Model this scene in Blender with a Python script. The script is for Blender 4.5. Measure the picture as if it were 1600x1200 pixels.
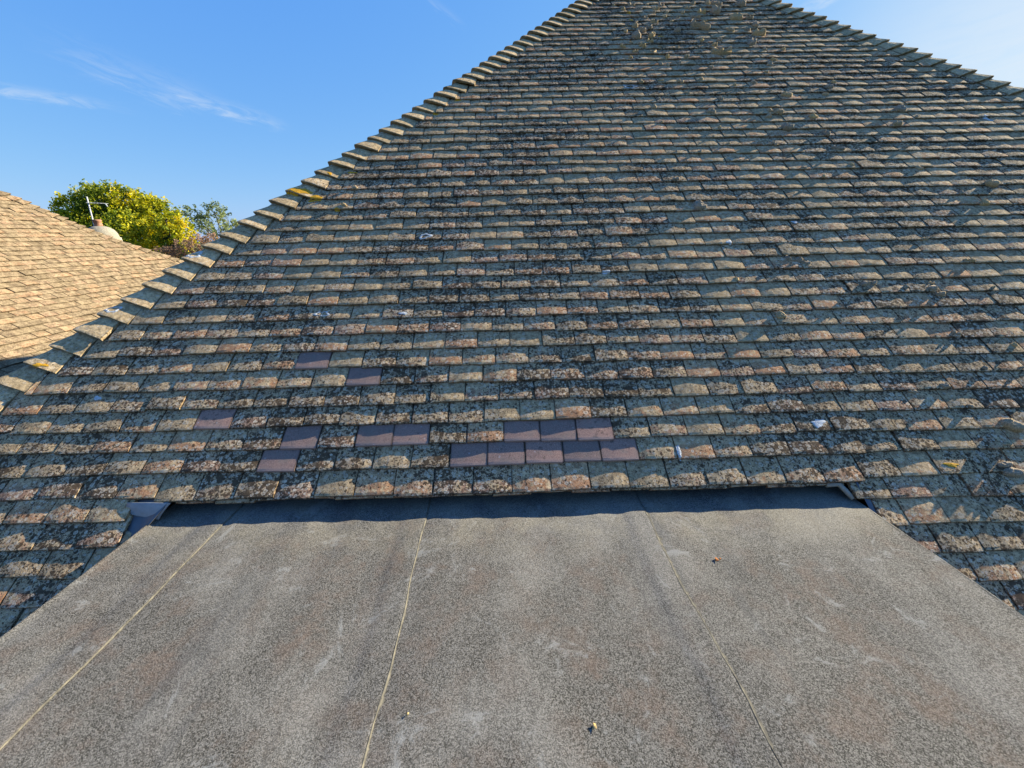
import bpy, math, random
import numpy as np
from mathutils import Vector, Matrix
from mathutils.bvhtree import BVHTree

for o in list(bpy.data.objects):
    bpy.data.objects.remove(o)
scene = bpy.context.scene
COL = scene.collection
random.seed(11)
RNG = np.random.default_rng(11)
R = math.radians

# ------------------------------------------------------------------ camera
CAM_C = Vector((-0.39792, -1.36548, 0.99536))
CAM_R = Vector((0.99965499, -0.01614938, -0.02071467))
CAM_U = Vector((0.02516407, 0.36281405, 0.93152173))
CAM_F = Vector((0.00752793, 0.93172161, -0.36309526))
FPX = 606.8                                   # focal length in px of a 1600 px wide picture
cam_d = bpy.data.cameras.new('camera')
cam = bpy.data.objects.new('camera', cam_d)
COL.objects.link(cam)
cam_d.sensor_width = 36.0
cam_d.lens = 36.0 * FPX / 1600.0
cam_d.clip_start = 0.05
cam_d.clip_end = 3000.0
mw = Matrix((CAM_R, CAM_U, -CAM_F)).transposed().to_4x4()
mw.translation = CAM_C
cam.matrix_world = mw
scene.camera = cam

# ------------------------------------------------------------------ sun, sky, exposure
SUN_AZ, SUN_EL = R(63.4), R(23.6)             # azimuth measured from +Y towards +X
SUN = Vector((math.sin(SUN_AZ) * math.cos(SUN_EL), math.cos(SUN_AZ) * math.cos(SUN_EL), math.sin(SUN_EL)))
sun_d = bpy.data.lights.new('sun', 'SUN')
sun_d.energy = 5.0
sun_d.angle = R(0.5)
sun_d.color = (1.0, 0.915, 0.70)
sun = bpy.data.objects.new('sun', sun_d)
COL.objects.link(sun)
sun.rotation_euler = SUN.to_track_quat('Z', 'Y').to_euler()
sun.location = (12, 6, 14)

SKY_STRENGTH = 0.10
EXPOSURE = 1.6
scene.view_settings.view_transform = 'Standard'
scene.view_settings.look = 'None'
scene.view_settings.gamma = 1.0
scene.view_settings.use_curve_mapping = False
scene.view_settings.exposure = EXPOSURE


class NT:
    """short-hand for node trees"""
    def __init__(s, tree):
        s.t = tree; s.n = tree.nodes; s.l = tree.links
    def node(s, typ, **kw):
        nd = s.n.new(typ)
        for k, v in kw.items():
            setattr(nd, k, v)
        return nd
    def put(s, sock, v):
        if hasattr(v, 'links') or isinstance(v, bpy.types.NodeSocket):
            s.l.new(v, sock)
        else:
            if isinstance(v, (tuple, list)) and len(v) == 3 and sock.type == 'RGBA':
                v = (*v, 1.0)
            sock.default_value = v
    def m(s, op, a, b=0.0, c=0.0, clamp=False):
        nd = s.node('ShaderNodeMath', operation=op, use_clamp=clamp)
        s.put(nd.inputs[0], a); s.put(nd.inputs[1], b); s.put(nd.inputs[2], c)
        return nd.outputs[0]
    def vm(s, op, a, b=(0, 0, 0), scale=None):
        nd = s.node('ShaderNodeVectorMath', operation=op)
        s.put(nd.inputs[0], a); s.put(nd.inputs[1], b)
        if scale is not None: s.put(nd.inputs['Scale'], scale)
        return nd.outputs['Value'] if op in ('DOT_PRODUCT', 'LENGTH', 'DISTANCE') else nd.outputs['Vector']
    def step(s, x, lo, hi, a=0.0, b=1.0):
        nd = s.node('ShaderNodeMapRange', interpolation_type='SMOOTHSTEP')
        s.put(nd.inputs['Value'], x)
        s.put(nd.inputs['From Min'], lo); s.put(nd.inputs['From Max'], hi)
        s.put(nd.inputs['To Min'], a); s.put(nd.inputs['To Max'], b)
        return nd.outputs['Result']
    def mix(s, f, a, b, mode='MIX'):
        nd = s.node('ShaderNodeMix', data_type='RGBA', blend_type=mode)
        s.put(nd.inputs[0], f); s.put(nd.inputs[6], a); s.put(nd.inputs[7], b)
        return nd.outputs[2]
    def noise(s, vec, scale, detail=3.0, rough=0.55, dist=0.0):
        nd = s.node('ShaderNodeTexNoise')
        s.put(nd.inputs['Vector'], vec); s.put(nd.inputs['Scale'], scale); s.put(nd.inputs['Detail'], detail)
        s.put(nd.inputs['Roughness'], rough); s.put(nd.inputs['Distortion'], dist)
        return nd
    def vor(s, vec, scale, rnd=1.0):
        nd = s.node('ShaderNodeTexVoronoi')
        s.put(nd.inputs['Vector'], vec); s.put(nd.inputs['Scale'], scale); s.put(nd.inputs['Randomness'], rnd)
        return nd
    def sep(s, c):
        nd = s.node('ShaderNodeSeparateXYZ'); s.put(nd.inputs[0], c)
        return nd.outputs
    def comb(s, x, y, z):
        nd = s.node('ShaderNodeCombineXYZ')
        s.put(nd.inputs[0], x); s.put(nd.inputs[1], y); s.put(nd.inputs[2], z)
        return nd.outputs[0]
    def hsv(s, c, h=0.5, sa=1.0, v=1.0):
        nd = s.node('ShaderNodeHueSaturation')
        s.put(nd.inputs['Hue'], h); s.put(nd.inputs['Saturation'], sa); s.put(nd.inputs['Value'], v); s.put(nd.inputs['Color'], c)
        return nd.outputs[0]


world = bpy.data.worlds.new('World')
scene.world = world
world.use_nodes = True
W = NT(world.node_tree)
W.n.clear()
sky = W.node('ShaderNodeTexSky', sky_type='NISHITA')
sky.sun_disc = False
sky.sun_elevation = SUN_EL
sky.sun_rotation = SUN_AZ
sky.altitude = 60.0
sky.air_density = 1.0
sky.dust_density = 0.35
sky.ozone_density = 1.0
sr, sg, sb = W.sep(sky.outputs[0])            # one grading of the whole sky: deeper blue, softer range
SKY_GAIN = 3.3
skyc = W.comb(W.m('MULTIPLY', W.m('POWER', sr, 0.80), 0.106 * SKY_GAIN), W.m('MULTIPLY', W.m('POWER', sg, 0.50), 0.260 * SKY_GAIN), W.m('MULTIPLY', W.m('POWER', sb, 0.12), 0.77 * SKY_GAIN))
dirv = W.vm('NORMALIZE', W.node('ShaderNodeTexCoord').outputs['Generated'])
dx, dy, dz = W.sep(dirv)
az = W.m('MULTIPLY', W.m('ARCTAN2', dx, dy), 57.2958)
el = W.m('MULTIPLY', W.m('ARCSINE', dz), 57.2958)
cmask = None
# thin cirrus streaks that lie in the sky: (azimuth, elevation, tilt, half length, half width, strength)
for i, (a0, e0, ti, hl, hw, st) in enumerate([(-31.0, 12.7, -0.17, 7.0, 1.15, 0.40), (-45.5, 11.8, -0.02, 8.5, 0.75, 0.42),
                                            (-37.0, 14.2, -0.22, 8.0, 2.2, 0.20), (-6.5, 22.6, -0.5, 3.0, 0.8, 0.16),
                                            (33.0, 19.6, 0.15, 2.6, 0.9, 0.35), (54.0, 14.0, 0.05, 28.0, 16.0, 0.62),
                                            (-80.0, 24.0, 0.1, 14.0, 2.0, 0.22), (20.0, 44.0, 0.2, 18.0, 3.0, 0.2)]):
    da = W.m('SUBTRACT', az, a0)
    de = W.m('SUBTRACT', W.m('SUBTRACT', el, e0), W.m('MULTIPLY', da, ti))
    nz = W.noise(W.comb(W.m('MULTIPLY', da, 0.32), W.m('MULTIPLY', de, 1.3), 3.7 * i), 1.0, 6.0, 0.62, 0.6).outputs['Fac']
    de2 = W.m('ADD', de, W.m('MULTIPLY', W.m('SUBTRACT', nz, 0.5), hw * (2.2 if hw < 10 else 0.5)))
    ga = W.step(W.m('ABSOLUTE', da), hl * 0.2, hl, 1.0, 0.0)
    ge = W.step(W.m('ABSOLUTE', de2), 0.0, hw, 1.0, 0.0)
    nn = W.step(nz, 0.36, 0.72) if hw < 10 else W.step(nz, 0.0, 0.9, 0.55, 1.0)   # a veil is smoother than a wisp
    k = W.m('MULTIPLY', W.m('MULTIPLY', ga, ge), W.m('MULTIPLY', nn, st))
    cmask = k if cmask is None else W.m('ADD', cmask, k)
cmask = W.m('MINIMUM', cmask, 0.7)
cl = W.vm('SCALE', (0.86, 0.93, 1.0), (0, 0, 0), 3.1)
skym = W.mix(cmask, skyc, cl)
bg = W.node('ShaderNodeBackground')
W.put(bg.inputs['Color'], skym)
bg.inputs['Strength'].default_value = SKY_STRENGTH
wo = W.node('ShaderNodeOutputWorld')
W.l.new(bg.outputs[0], wo.inputs['Surface'])

# ------------------------------------------------------------------ materials
def new_mat(name, rough=0.95, spec=0.25):
    m = bpy.data.materials.new(name)
    m.use_nodes = True
    t = NT(m.node_tree)
    b = m.node_tree.nodes['Principled BSDF']
    b.inputs['Roughness'].default_value = rough
    b.inputs['Specular IOR Level'].default_value = spec
    return m, t, b


def bump(t, b, height, strength, dist):
    bp = t.node('ShaderNodeBump')
    bp.inputs['Strength'].default_value = strength
    bp.inputs['Distance'].default_value = dist
    t.put(bp.inputs['Height'], height)
    t.l.new(bp.outputs[0], b.inputs['Normal'])


def tile_material(name, c_dark, c_light, rust, lich, ring=True, moss_tint=0.5, fs=1.0, under=0.12):
    m, t, b = new_mat(name, 0.95, 0.04)
    pos = t.node('ShaderNodeNewGeometry').outputs['Position']
    uv = t.sep(t.node('ShaderNodeUVMap').outputs[0])
    oi = t.node('ShaderNodeObjectInfo').outputs['Random']
    at = t.node('ShaderNodeAttribute', attribute_name='tid').outputs['Fac']
    wn = t.node('ShaderNodeTexWhiteNoise', noise_dimensions='1D')
    t.put(wn.inputs['W'], t.m('ADD', t.m('MULTIPLY', oi, 917.3), t.m('MULTIPLY', at, 13.713)))
    r1 = t.sep(wn.outputs['Color'])
    wv = t.vm('SUBTRACT', t.noise(pos, 110.0, 3.0).outputs['Color'], (0.5, 0.5, 0.5))
    wp = t.vm('ADD', pos, t.vm('SCALE', wv, (0, 0, 0), 0.010))
    fine = t.noise(pos, 330.0 * fs, 4.0, 0.7).outputs['Fac']
    mid = t.noise(pos, 48.0 * fs, 4.0, 0.6).outputs['Fac']
    big = t.noise(pos, 1.7, 3.0, 0.6).outputs['Fac']
    col = t.mix(t.step(t.m('ADD', fine, t.m('MULTIPLY', t.m('SUBTRACT', mid, 0.5), 0.9)), 0.30, 0.74), c_dark, c_light)
    # a green-grey algae film that differs from tile to tile
    col = t.mix(t.m('MULTIPLY', r1[2], moss_tint), col, t.mix(t.step(fine, 0.3, 0.7), (0.20, 0.152, 0.082), (0.54, 0.41, 0.22)))
    # bare reddish body showing where the face has worn, mostly near the lower edge
    lip = t.step(uv[1], 0.10, 0.36, 1.0, 0.0)
    rn = t.noise(pos, 34.0, 4.0, 0.65).outputs['Fac']
    rf = t.m('MULTIPLY', t.step(t.m('ADD', rn, t.m('MULTIPLY', t.m('SUBTRACT', r1[0], 0.5), 0.40)), 0.53, 0.68), t.m('ADD', t.m('MULTIPLY', lip, 0.75), 0.12))
    redc = t.mix(t.step(fine, 0.3, 0.7), (0.150, 0.060, 0.030), (0.56, 0.265, 0.13))
    redc = t.mix(t.step(r1[1], 0.5, 0.62), redc, t.mix(t.step(fine, 0.3, 0.7), (0.11, 0.052, 0.036), (0.40, 0.21, 0.14)))
    col = t.mix(t.m('MULTIPLY', rf, rust), col, redc)
    dens = t.m('ADD', t.step(big, 0.33, 0.66, 0.25, 1.0), t.m('MULTIPLY', t.m('SUBTRACT', r1[1], 0.5), 0.55), clamp=True)
    dens = t.m('MULTIPLY', dens, lich)
    # pale crust
    crn = t.noise(pos, 75.0, 5.0, 0.72).outputs['Fac']
    cr = t.m('MULTIPLY', t.step(t.m('ADD', crn, t.m('MULTIPLY', dens, 0.13)), 0.60, 0.70), 0.5)
    col = t.mix(cr, col, (0.50, 0.35, 0.23))
    # black lichen: two sizes of blots
    hblk = None
    for sc, q, pz in ((66.0, 0.74, 0.0), (30.0, 0.52, 5.1), (150.0, 0.92, 2.3)):
        v = t.vor(t.vm('ADD', wp, (pz, pz, pz)), sc)
        cx = t.sep(v.outputs['Color'])
        rad = t.m('MULTIPLY', t.m('MULTIPLY', t.m('POWER', cx[0], 1.6), q), t.m('ADD', t.m('MULTIPLY', dens, 1.05), 0.02))
        bl = t.step(t.m('SUBTRACT', rad, v.outputs['Distance']), -0.02, 0.10)
        hblk = bl if hblk is None else t.m('MAXIMUM', hblk, bl)
    # merging blotches where the growth is thickest
    blot = t.step(t.m('ADD', t.noise(wp, 27.0, 6.0, 0.75).outputs['Fac'], t.m('MULTIPLY', t.m('SUBTRACT', dens, 0.8), 0.26)), 0.605, 0.66)
    hblk = t.m('MAXIMUM', hblk, blot)
    col = t.mix(t.m('MULTIPLY', hblk, 0.86), col, t.mix(fine, (0.026, 0.016, 0.010), (0.075, 0.050, 0.033)))
    if ring:
        for sc, thr, pz in ((40.0, 0.57, 1.7), (58.0, 0.54, 8.2)):
            v = t.vor(t.vm('ADD', wp, (pz, pz, pz)), sc)
            cx = t.sep(v.outputs['Color'])
            rr = t.m('ADD', t.m('MULTIPLY', cx[2], 0.22), 0.16)
            band = t.step(t.m('ABSOLUTE', t.m('SUBTRACT', v.outputs['Distance'], rr)), 0.03, 0.085, 1.0, 0.0)
            fill = t.step(t.m('SUBTRACT', rr, v.outputs['Distance']), 0.0, 0.05, 0.0, 0.35)
            rk = t.m('MULTIPLY', t.m('MAXIMUM', band, fill), t.step(t.m('SUBTRACT', t.m('ADD', cx[1], t.m('MULTIPLY', dens, 0.3)), 0.22), thr, thr + 0.05))
            col = t.mix(t.m('MULTIPLY', rk, 0.88), col, (0.56, 0.465, 0.34))
        v = t.vor(t.vm('ADD', wp, (3.3, 3.3, 3.3)), 120.0)
        cx = t.sep(v.outputs['Color'])
        sp = t.m('MULTIPLY', t.step(cx[0], 0.86, 0.90), t.step(v.outputs['Distance'], 0.18, 0.34, 1.0, 0.0))
        col = t.mix(t.m('MULTIPLY', sp, 0.7), col, (0.54, 0.475, 0.38))
    val = t.m('ADD', 0.80, t.m('MULTIPLY', r1[0], 0.30))
    # darker under the overlap and on the lip, grimy along the open joints
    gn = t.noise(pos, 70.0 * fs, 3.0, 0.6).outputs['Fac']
    edge_dark = t.step(t.m('ADD', uv[1], t.m('MULTIPLY', gn, 0.05)), 0.335, 0.40, 0.0, under)
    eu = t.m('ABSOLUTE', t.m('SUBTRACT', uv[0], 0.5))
    edge_dark = t.m('MAXIMUM', edge_dark, t.step(t.m('ADD', eu, t.m('MULTIPLY', t.m('SUBTRACT', gn, 0.5), 0.05)), 0.474, 0.505, 0.0, 0.7))
    edge_dark = t.m('MAXIMUM', edge_dark, t.step(uv[1], 0.0005, 0.006, 0.9, 0.0))
    col = t.mix(t.m('MULTIPLY', edge_dark, 0.62), col, (0.028, 0.022, 0.016))
    col = t.hsv(col, 0.5, 1.0, val)
    t.put(b.inputs['Base Color'], col)
    h = t.m('ADD', t.m('ADD', t.m('MULTIPLY', fine, 0.55), t.m('MULTIPLY', mid, 0.9)), t.m('MULTIPLY', hblk, 0.18))
    bump(t, b, h, 0.55, 0.0028)
    return m


M_TILE = tile_material('weathered_tile', (0.215, 0.142, 0.080), (0.70, 0.505, 0.285), 0.9, 1.2, moss_tint=0.22)
M_HIP = tile_material('weathered_hip_tile', (0.27, 0.190, 0.106), (0.76, 0.56, 0.315), 0.12, 0.42, moss_tint=0.3)
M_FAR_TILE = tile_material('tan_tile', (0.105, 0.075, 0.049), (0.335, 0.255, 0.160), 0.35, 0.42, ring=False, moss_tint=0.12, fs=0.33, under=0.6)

M_NEW, t, b = new_mat('purple_brown_tile', 0.85, 0.12)
pos = t.node('ShaderNodeNewGeometry').outputs['Position']
f1 = t.noise(pos, 380.0, 3.0, 0.7).outputs['Fac']
f2 = t.noise(pos, 22.0, 4.0).outputs['Fac']
c = t.mix(t.step(f1, 0.35, 0.68), (0.155, 0.094, 0.076), (0.42, 0.265, 0.21))
c = t.mix(t.step(f2, 0.45, 0.70, 0.0, 0.55), c, (0.23, 0.18, 0.145))
v = t.vor(pos, 45.0); cx = t.sep(v.outputs['Color'])
c = t.mix(t.m('MULTIPLY', t.step(cx[0], 0.80, 0.84), t.step(v.outputs['Distance'], 0.10, 0.22, 0.6, 0.0)), c, (0.42, 0.40, 0.40))
oi = t.node('ShaderNodeObjectInfo').outputs['Random']
uv = t.sep(t.node('ShaderNodeUVMap').outputs[0])
bl = t.step(t.m('ADD', t.noise(pos, 38.0, 6.0, 0.75).outputs['Fac'], t.m('MULTIPLY', t.m('SUBTRACT', oi, 0.5), 0.10)), 0.585, 0.64)
c = t.mix(t.m('MULTIPLY', bl, 0.6), c, (0.06, 0.045, 0.04))                       # first spots of growth
c = t.mix(t.step(uv[1], 0.0, 0.10, 0.35, 0.0), c, (0.42, 0.31, 0.26))              # paler worn lower edge
c = t.mix(t.step(t.m('ABSOLUTE', t.m('SUBTRACT', uv[0], 0.5)), 0.455, 0.50, 0.0, 0.6), c, (0.04, 0.03, 0.025))
c = t.hsv(c, 0.5, t.m('ADD', 0.85, t.m('MULTIPLY', oi, 0.2)), t.m('ADD', 0.80, t.m('MULTIPLY', oi, 0.38)))
t.put(b.inputs['Base Color'], c)
bump(t, b, f1, 0.6, 0.0018)

M_DECK, t, b = new_mat('roof_underlay', 0.95, 0.1)
pos = t.node('ShaderNodeNewGeometry').outputs['Position']
t.put(b.inputs['Base Color'], t.mix(t.noise(pos, 9.0, 5.0).outputs['Fac'], (0.03, 0.028, 0.024), (0.10, 0.092, 0.075)))

# mineral felt of the flat roof
M_FELT, t, b = new_mat('mineral_felt', 0.92, 0.12)
pos = t.node('ShaderNodeNewGeometry').outputs['Position']
g1 = t.vor(pos, 400.0)
gc = t.sep(g1.outputs['Color'])
g2 = t.noise(pos, 420.0, 2.0, 0.8).outputs['Fac']
spk = t.m('ADD', t.m('MULTIPLY', gc[0], 0.55), t.m('MULTIPLY', g2, 0.75))
c = t.mix(t.step(spk, 0.30, 1.10), (0.028, 0.027, 0.023), (0.211, 0.198, 0.183))
s1 = t.noise(pos, 1.7, 6.0, 0.66, 0.4).outputs['Fac']
s2 = t.noise(pos, 8.5, 5.0, 0.68).outputs['Fac']
px, py, pz = t.sep(pos)
stretch = t.noise(t.comb(t.m('MULTIPLY', px, 9.0), t.m('MULTIPLY', py, 1.1), 0.0), 1.0, 5.0, 0.62).outputs['Fac']
c = t.mix(t.step(s1, 0.43, 0.64, 0.0, 0.58), c, t.mix(spk, (0.061, 0.057, 0.052), (0.294, 0.279, 0.255)))          # paler, washed patches
c = t.mix(t.m('MULTIPLY', t.step(s2, 0.46, 0.68), t.step(s1, 0.35, 0.6, 0.72, 0.15)), c, t.mix(spk, (0.044, 0.033, 0.027), (0.183, 0.136, 0.109)))   # brownish dirt
c = t.mix(t.step(stretch, 0.53, 0.74, 0.0, 0.45), c, t.mix(spk, (0.020, 0.021, 0.023), (0.110, 0.109, 0.109)))          # dark runs along the fall
sc = t.noise(t.vm('ADD', pos, (7, 3, 1)), 5.0, 6.0, 0.75, 1.2).outputs['Fac']
c = t.mix(t.step(sc, 0.575, 0.68, 0.0, 0.60), c, (0.266, 0.266, 0.259))                                               # chalky scuffs
# silt left where water dries at the back of the roof, under the eave
silt = t.m('MULTIPLY', t.step(py, -0.36, -0.10, 0.0, 1.0), t.step(t.noise(pos, 6.0, 4.0).outputs['Fac'], 0.34, 0.62))
c = t.mix(t.m('MULTIPLY', silt, 0.5), c, t.mix(spk, (0.094, 0.083, 0.061), (0.321, 0.284, 0.216)))
t.put(b.inputs['Base Color'], c)
bump(t, b, t.m('ADD', spk, t.m('MULTIPLY', s2, 0.8)), 0.75, 0.0022)

M_BEAD, t, b = new_mat('seam_silt', 0.9, 0.2)
pos = t.node('ShaderNodeNewGeometry').outputs['Position']
t.put(b.inputs['Base Color'], t.mix(t.step(t.noise(pos, 34.0, 6.0, 0.8).outputs['Fac'], 0.36, 0.66), (0.072, 0.067, 0.058), (0.170, 0.152, 0.116)))

M_LEAD, t, b = new_mat('lead', 0.42, 0.5)
pos = t.node('ShaderNodeNewGeometry').outputs['Position']
b.inputs['Metallic'].default_value = 0.55
t.put(b.inputs['Base Color'], t.mix(t.noise(pos, 24.0, 5.0, 0.6).outputs['Fac'], (0.07, 0.075, 0.085), (0.16, 0.165, 0.18)))
bump(t, b, t.noise(pos, 30.0, 3.0).outputs['Fac'], 0.3, 0.004)

M_LEAD_PALE, t, b = new_mat('pale_lead', 0.5, 0.5)
pos = t.node('ShaderNodeNewGeometry').outputs['Position']
t.put(b.inputs['Base Color'], t.mix(t.noise(pos, 40.0, 5.0, 0.6).outputs['Fac'], (0.15, 0.155, 0.165), (0.34, 0.345, 0.35)))

M_MORTAR, t, b = new_mat('mortar', 0.95, 0.1)
pos = t.node('ShaderNodeNewGeometry').outputs['Position']
f1 = t.noise(pos, 160.0, 4.0, 0.7).outputs['Fac']
t.put(b.inputs['Base Color'], t.mix(f1, (0.20, 0.18, 0.14), (0.46, 0.42, 0.34)))
bump(t, b, f1, 0.6, 0.004)

M_MOSS, t, b = new_mat('moss', 1.0, 0.05)
pos = t.node('ShaderNodeNewGeometry').outputs['Position']
oi = t.node('ShaderNodeObjectInfo').outputs['Random']
f1 = t.noise(pos, 240.0, 4.0, 0.7).outputs['Fac']
f2 = t.noise(pos, 60.0, 3.0, 0.6).outputs['Fac']
c = t.mix(t.step(f1, 0.3, 0.72), (0.20, 0.140, 0.078), (0.68, 0.51, 0.31))
c = t.mix(t.step(f2, 0.55, 0.7, 0.0, 0.6), c, (0.26, 0.22, 0.10))
c = t.hsv(c, 0.5, t.m('ADD', 0.7, t.m('MULTIPLY', oi, 0.5)), t.m('ADD', 0.75, t.m('MULTIPLY', oi, 0.45)))
t.put(b.inputs['Base Color'], c)
bump(t, b, f1, 0.8, 0.006)


def plain(name, ca, cb, scale, rough=0.9, spec=0.2, bstr=0.4, bd=0.003):
    m, t, b = new_mat(name, rough, spec)
    pos = t.node('ShaderNodeNewGeometry').outputs['Position']
    f = t.noise(pos, scale, 5.0, 0.7).outputs['Fac']
    t.put(b.inputs['Base Color'], t.mix(t.step(f, 0.32, 0.68), ca, cb))
    bump(t, b, f, bstr, bd)
    return m


M_WHITE = plain('white_lichen', (0.30, 0.31, 0.31), (0.66, 0.67, 0.66), 220.0)
M_ORANGE = plain('orange_lichen', (0.32, 0.14, 0.012), (0.72, 0.40, 0.03), 200.0)
M_WALL = plain('wall_render', (0.30, 0.27, 0.22), (0.42, 0.38, 0.31), 14.0)
M_FLAUNCH = plain('chimney_mortar', (0.20, 0.18, 0.14), (0.31, 0.28, 0.225), 40.0)
M_TERRA = plain('terracotta', (0.22, 0.10, 0.06), (0.40, 0.22, 0.14), 30.0)
M_STEEL = plain('galvanised_steel', (0.28, 0.29, 0.30), (0.45, 0.46, 0.47), 25.0, 0.5, 0.5, 0.1, 0.001)
M_BARK = plain('bark', (0.05, 0.035, 0.025), (0.15, 0.11, 0.08), 9.0, bd=0.03)
M_TWIG = plain('twig_bark', (0.09, 0.05, 0.042), (0.24, 0.15, 0.13), 20.0)
M_GROUND = plain('grass', (0.035, 0.055, 0.015), (0.08, 0.10, 0.03), 0.8, bd=0.05)
M_DRYLEAF = plain('dry_leaf', (0.30, 0.09, 0.025), (0.50, 0.20, 0.06), 60.0)
M_STRAW = plain('straw_leaf', (0.40, 0.26, 0.10), (0.62, 0.45, 0.20), 60.0)


def leaf_material(name, ramp, nscale, yl):
    m, t, b = new_mat(name, 0.75, 0.15)
    lr = t.node('ShaderNodeAttribute', attribute_name='lr').outputs['Fac']
    pos = t.node('ShaderNodeNewGeometry').outputs['Position']
    nz = t.noise(pos, nscale, 3.0).outputs['Fac']
    f = t.m('ADD', t.m('MULTIPLY', lr, 0.55), t.m('MULTIPLY', t.m('SUBTRACT', nz, 0.5), yl))
    cr = t.node('ShaderNodeValToRGB')
    t.put(cr.inputs[0], f)
    e = cr.color_ramp.elements
    e[0].position, e[0].color = ramp[0][0], (*[min(1, 1.35 * k_) for k_ in ramp[0][1]], 1)
    e[1].position, e[1].color = ramp[-1][0], (*[min(1, 1.35 * k_) for k_ in ramp[-1][1]], 1)
    for p, cc in ramp[1:-1]:
        k = e.new(p); k.color = (*[min(1, 1.35 * k_) for k_ in cc], 1)
    t.put(b.inputs['Base Color'], cr.outputs[0])
    tr = t.node('ShaderNodeBsdfTranslucent')
    t.put(tr.inputs['Color'], t.hsv(cr.outputs[0], 0.5, 1.1, 1.0))
    ms = t.node('ShaderNodeMixShader'); ms.inputs[0].default_value = 0.45
    t.l.new(b.outputs[0], ms.inputs[1]); t.l.new(tr.outputs[0], ms.inputs[2])
    t.l.new(ms.outputs[0], m.node_tree.nodes['Material Output'].inputs['Surface'])
    return m


M_LEAF_Y = leaf_material('autumn_leaves', [(0.0, (0.045, 0.075, 0.014)), (0.22, (0.12, 0.155, 0.016)), (0.45, (0.36, 0.33, 0.02)), (0.75, (0.55, 0.40, 0.03)), (1.0, (0.55, 0.27, 0.03))], 0.5, 1.3)
M_LEAF_G = leaf_material('pale_leaves', [(0.0, (0.10, 0.13, 0.06)), (0.5, (0.22, 0.25, 0.10)), (1.0, (0.38, 0.35, 0.13))], 0.6, 0.8)
M_LEAF_P = leaf_material('russet_leaves', [(0.0, (0.15, 0.095, 0.06)), (0.5, (0.33, 0.21, 0.14)), (1.0, (0.48, 0.28, 0.11))], 1.1, 0.9)
M_LEAF_D = leaf_material('conifer_needles', [(0.0, (0.012, 0.026, 0.012)), (1.0, (0.045, 0.075, 0.022))], 1.5, 0.4)

# ------------------------------------------------------------------ helpers
def link(name, mesh, parent=None):
    o = bpy.data.objects.new(name, mesh)
    COL.objects.link(o)
    if parent is not None:
        o.parent = parent
        o.matrix_parent_inverse = parent.matrix_basis.inverted()
    return o


def mesh_of(name, verts, faces, mat, smooth=False, uv=None, tid=None, attr='tid'):
    me = bpy.data.meshes.new(name)
    me.from_pydata([tuple(map(float, v)) for v in verts], [], faces)
    me.materials.append(mat)
    if smooth:
        me.polygons.foreach_set('use_smooth', [True] * len(me.polygons))
    if uv is not None:
        ul = me.uv_layers.new(name='UVMap')
        idx = np.empty(len(me.loops), dtype=np.int32)
        me.loops.foreach_get('vertex_index', idx)
        ul.data.foreach_set('uv', np.asarray(uv, dtype=np.float32)[idx].ravel())
    if tid is not None:
        a = me.attributes.new(attr, 'FLOAT', 'POINT')
        a.data.foreach_set('value', np.asarray(tid, dtype=np.float32))
    me.update()
    return me


def thing(name, label, cat, loc=(0, 0, 0), group=None):
    o = bpy.data.objects.new(name, None)
    COL.objects.link(o)
    o.empty_display_size = 0.3
    o.location = loc
    o['label'] = label; o['category'] = cat
    if group: o['group'] = group
    return o


def tag(o, label, cat, group=None):
    o['label'] = label; o['category'] = cat
    if group: o['group'] = group
    return o


def box_arrays(x0, x1, y0, y1, z0, z1):
    v = [(x0, y0, z0), (x1, y0, z0), (x1, y1, z0), (x0, y1, z0), (x0, y0, z1), (x1, y0, z1), (x1, y1, z1), (x0, y1, z1)]
    f = [(0, 3, 2, 1), (4, 5, 6, 7), (0, 1, 5, 4), (1, 2, 6, 5), (2, 3, 7, 6), (3, 0, 4, 7)]
    return v, f


class MB:
    def __init__(s): s.v, s.f = [], []
    def add(s, v, f):
        k = len(s.v); s.v += [tuple(p) for p in v]; s.f += [tuple(i + k for i in q) for q in f]
    def tube(s, pts, radii, n=7, cap=True):
        pts = [Vector(p) for p in pts]; rings = []
        k0 = len(s.v)
        for i, p in enumerate(pts):
            d = (pts[min(i + 1, len(pts) - 1)] - pts[max(i - 1, 0)]).normalized()
            a = d.cross(Vector((0.31, 0.77, 0.55))).normalized(); bb = d.cross(a)
            for j in range(n):
                th = 2 * math.pi * j / n
                s.v.append(tuple(p + (a * math.cos(th) + bb * math.sin(th)) * radii[i]))
        for i in range(len(pts) - 1):
            for j in range(n):
                a0 = k0 + i * n + j; a1 = k0 + i * n + (j + 1) % n
                s.f.append((a0, a1, a1 + n, a0 + n))
        if cap:
            s.f.append(tuple(k0 + j for j in reversed(range(n))))
            s.f.append(tuple(k0 + (len(pts) - 1) * n + j for j in range(n)))
    def lathe(s, prof, c, n=16):
        k0 = len(s.v)
        for r, z in prof:
            for j in range(n):
                th = 2 * math.pi * j / n
                s.v.append((c[0] + r * math.cos(th), c[1] + r * math.sin(th), c[2] + z))
        for i in range(len(prof) - 1):
            for j in range(n):
                a0 = k0 + i * n + j; a1 = k0 + i * n + (j + 1) % n
                s.f.append((a0, a1, a1 + n, a0 + n))
    def obj(s, name, mat, parent=None, smooth=False):
        return link(name, mesh_of(name, s.v, s.f, mat, smooth), parent)


TH = R(40.0)
CT, ST = math.cos(TH), math.sin(TH)


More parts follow.
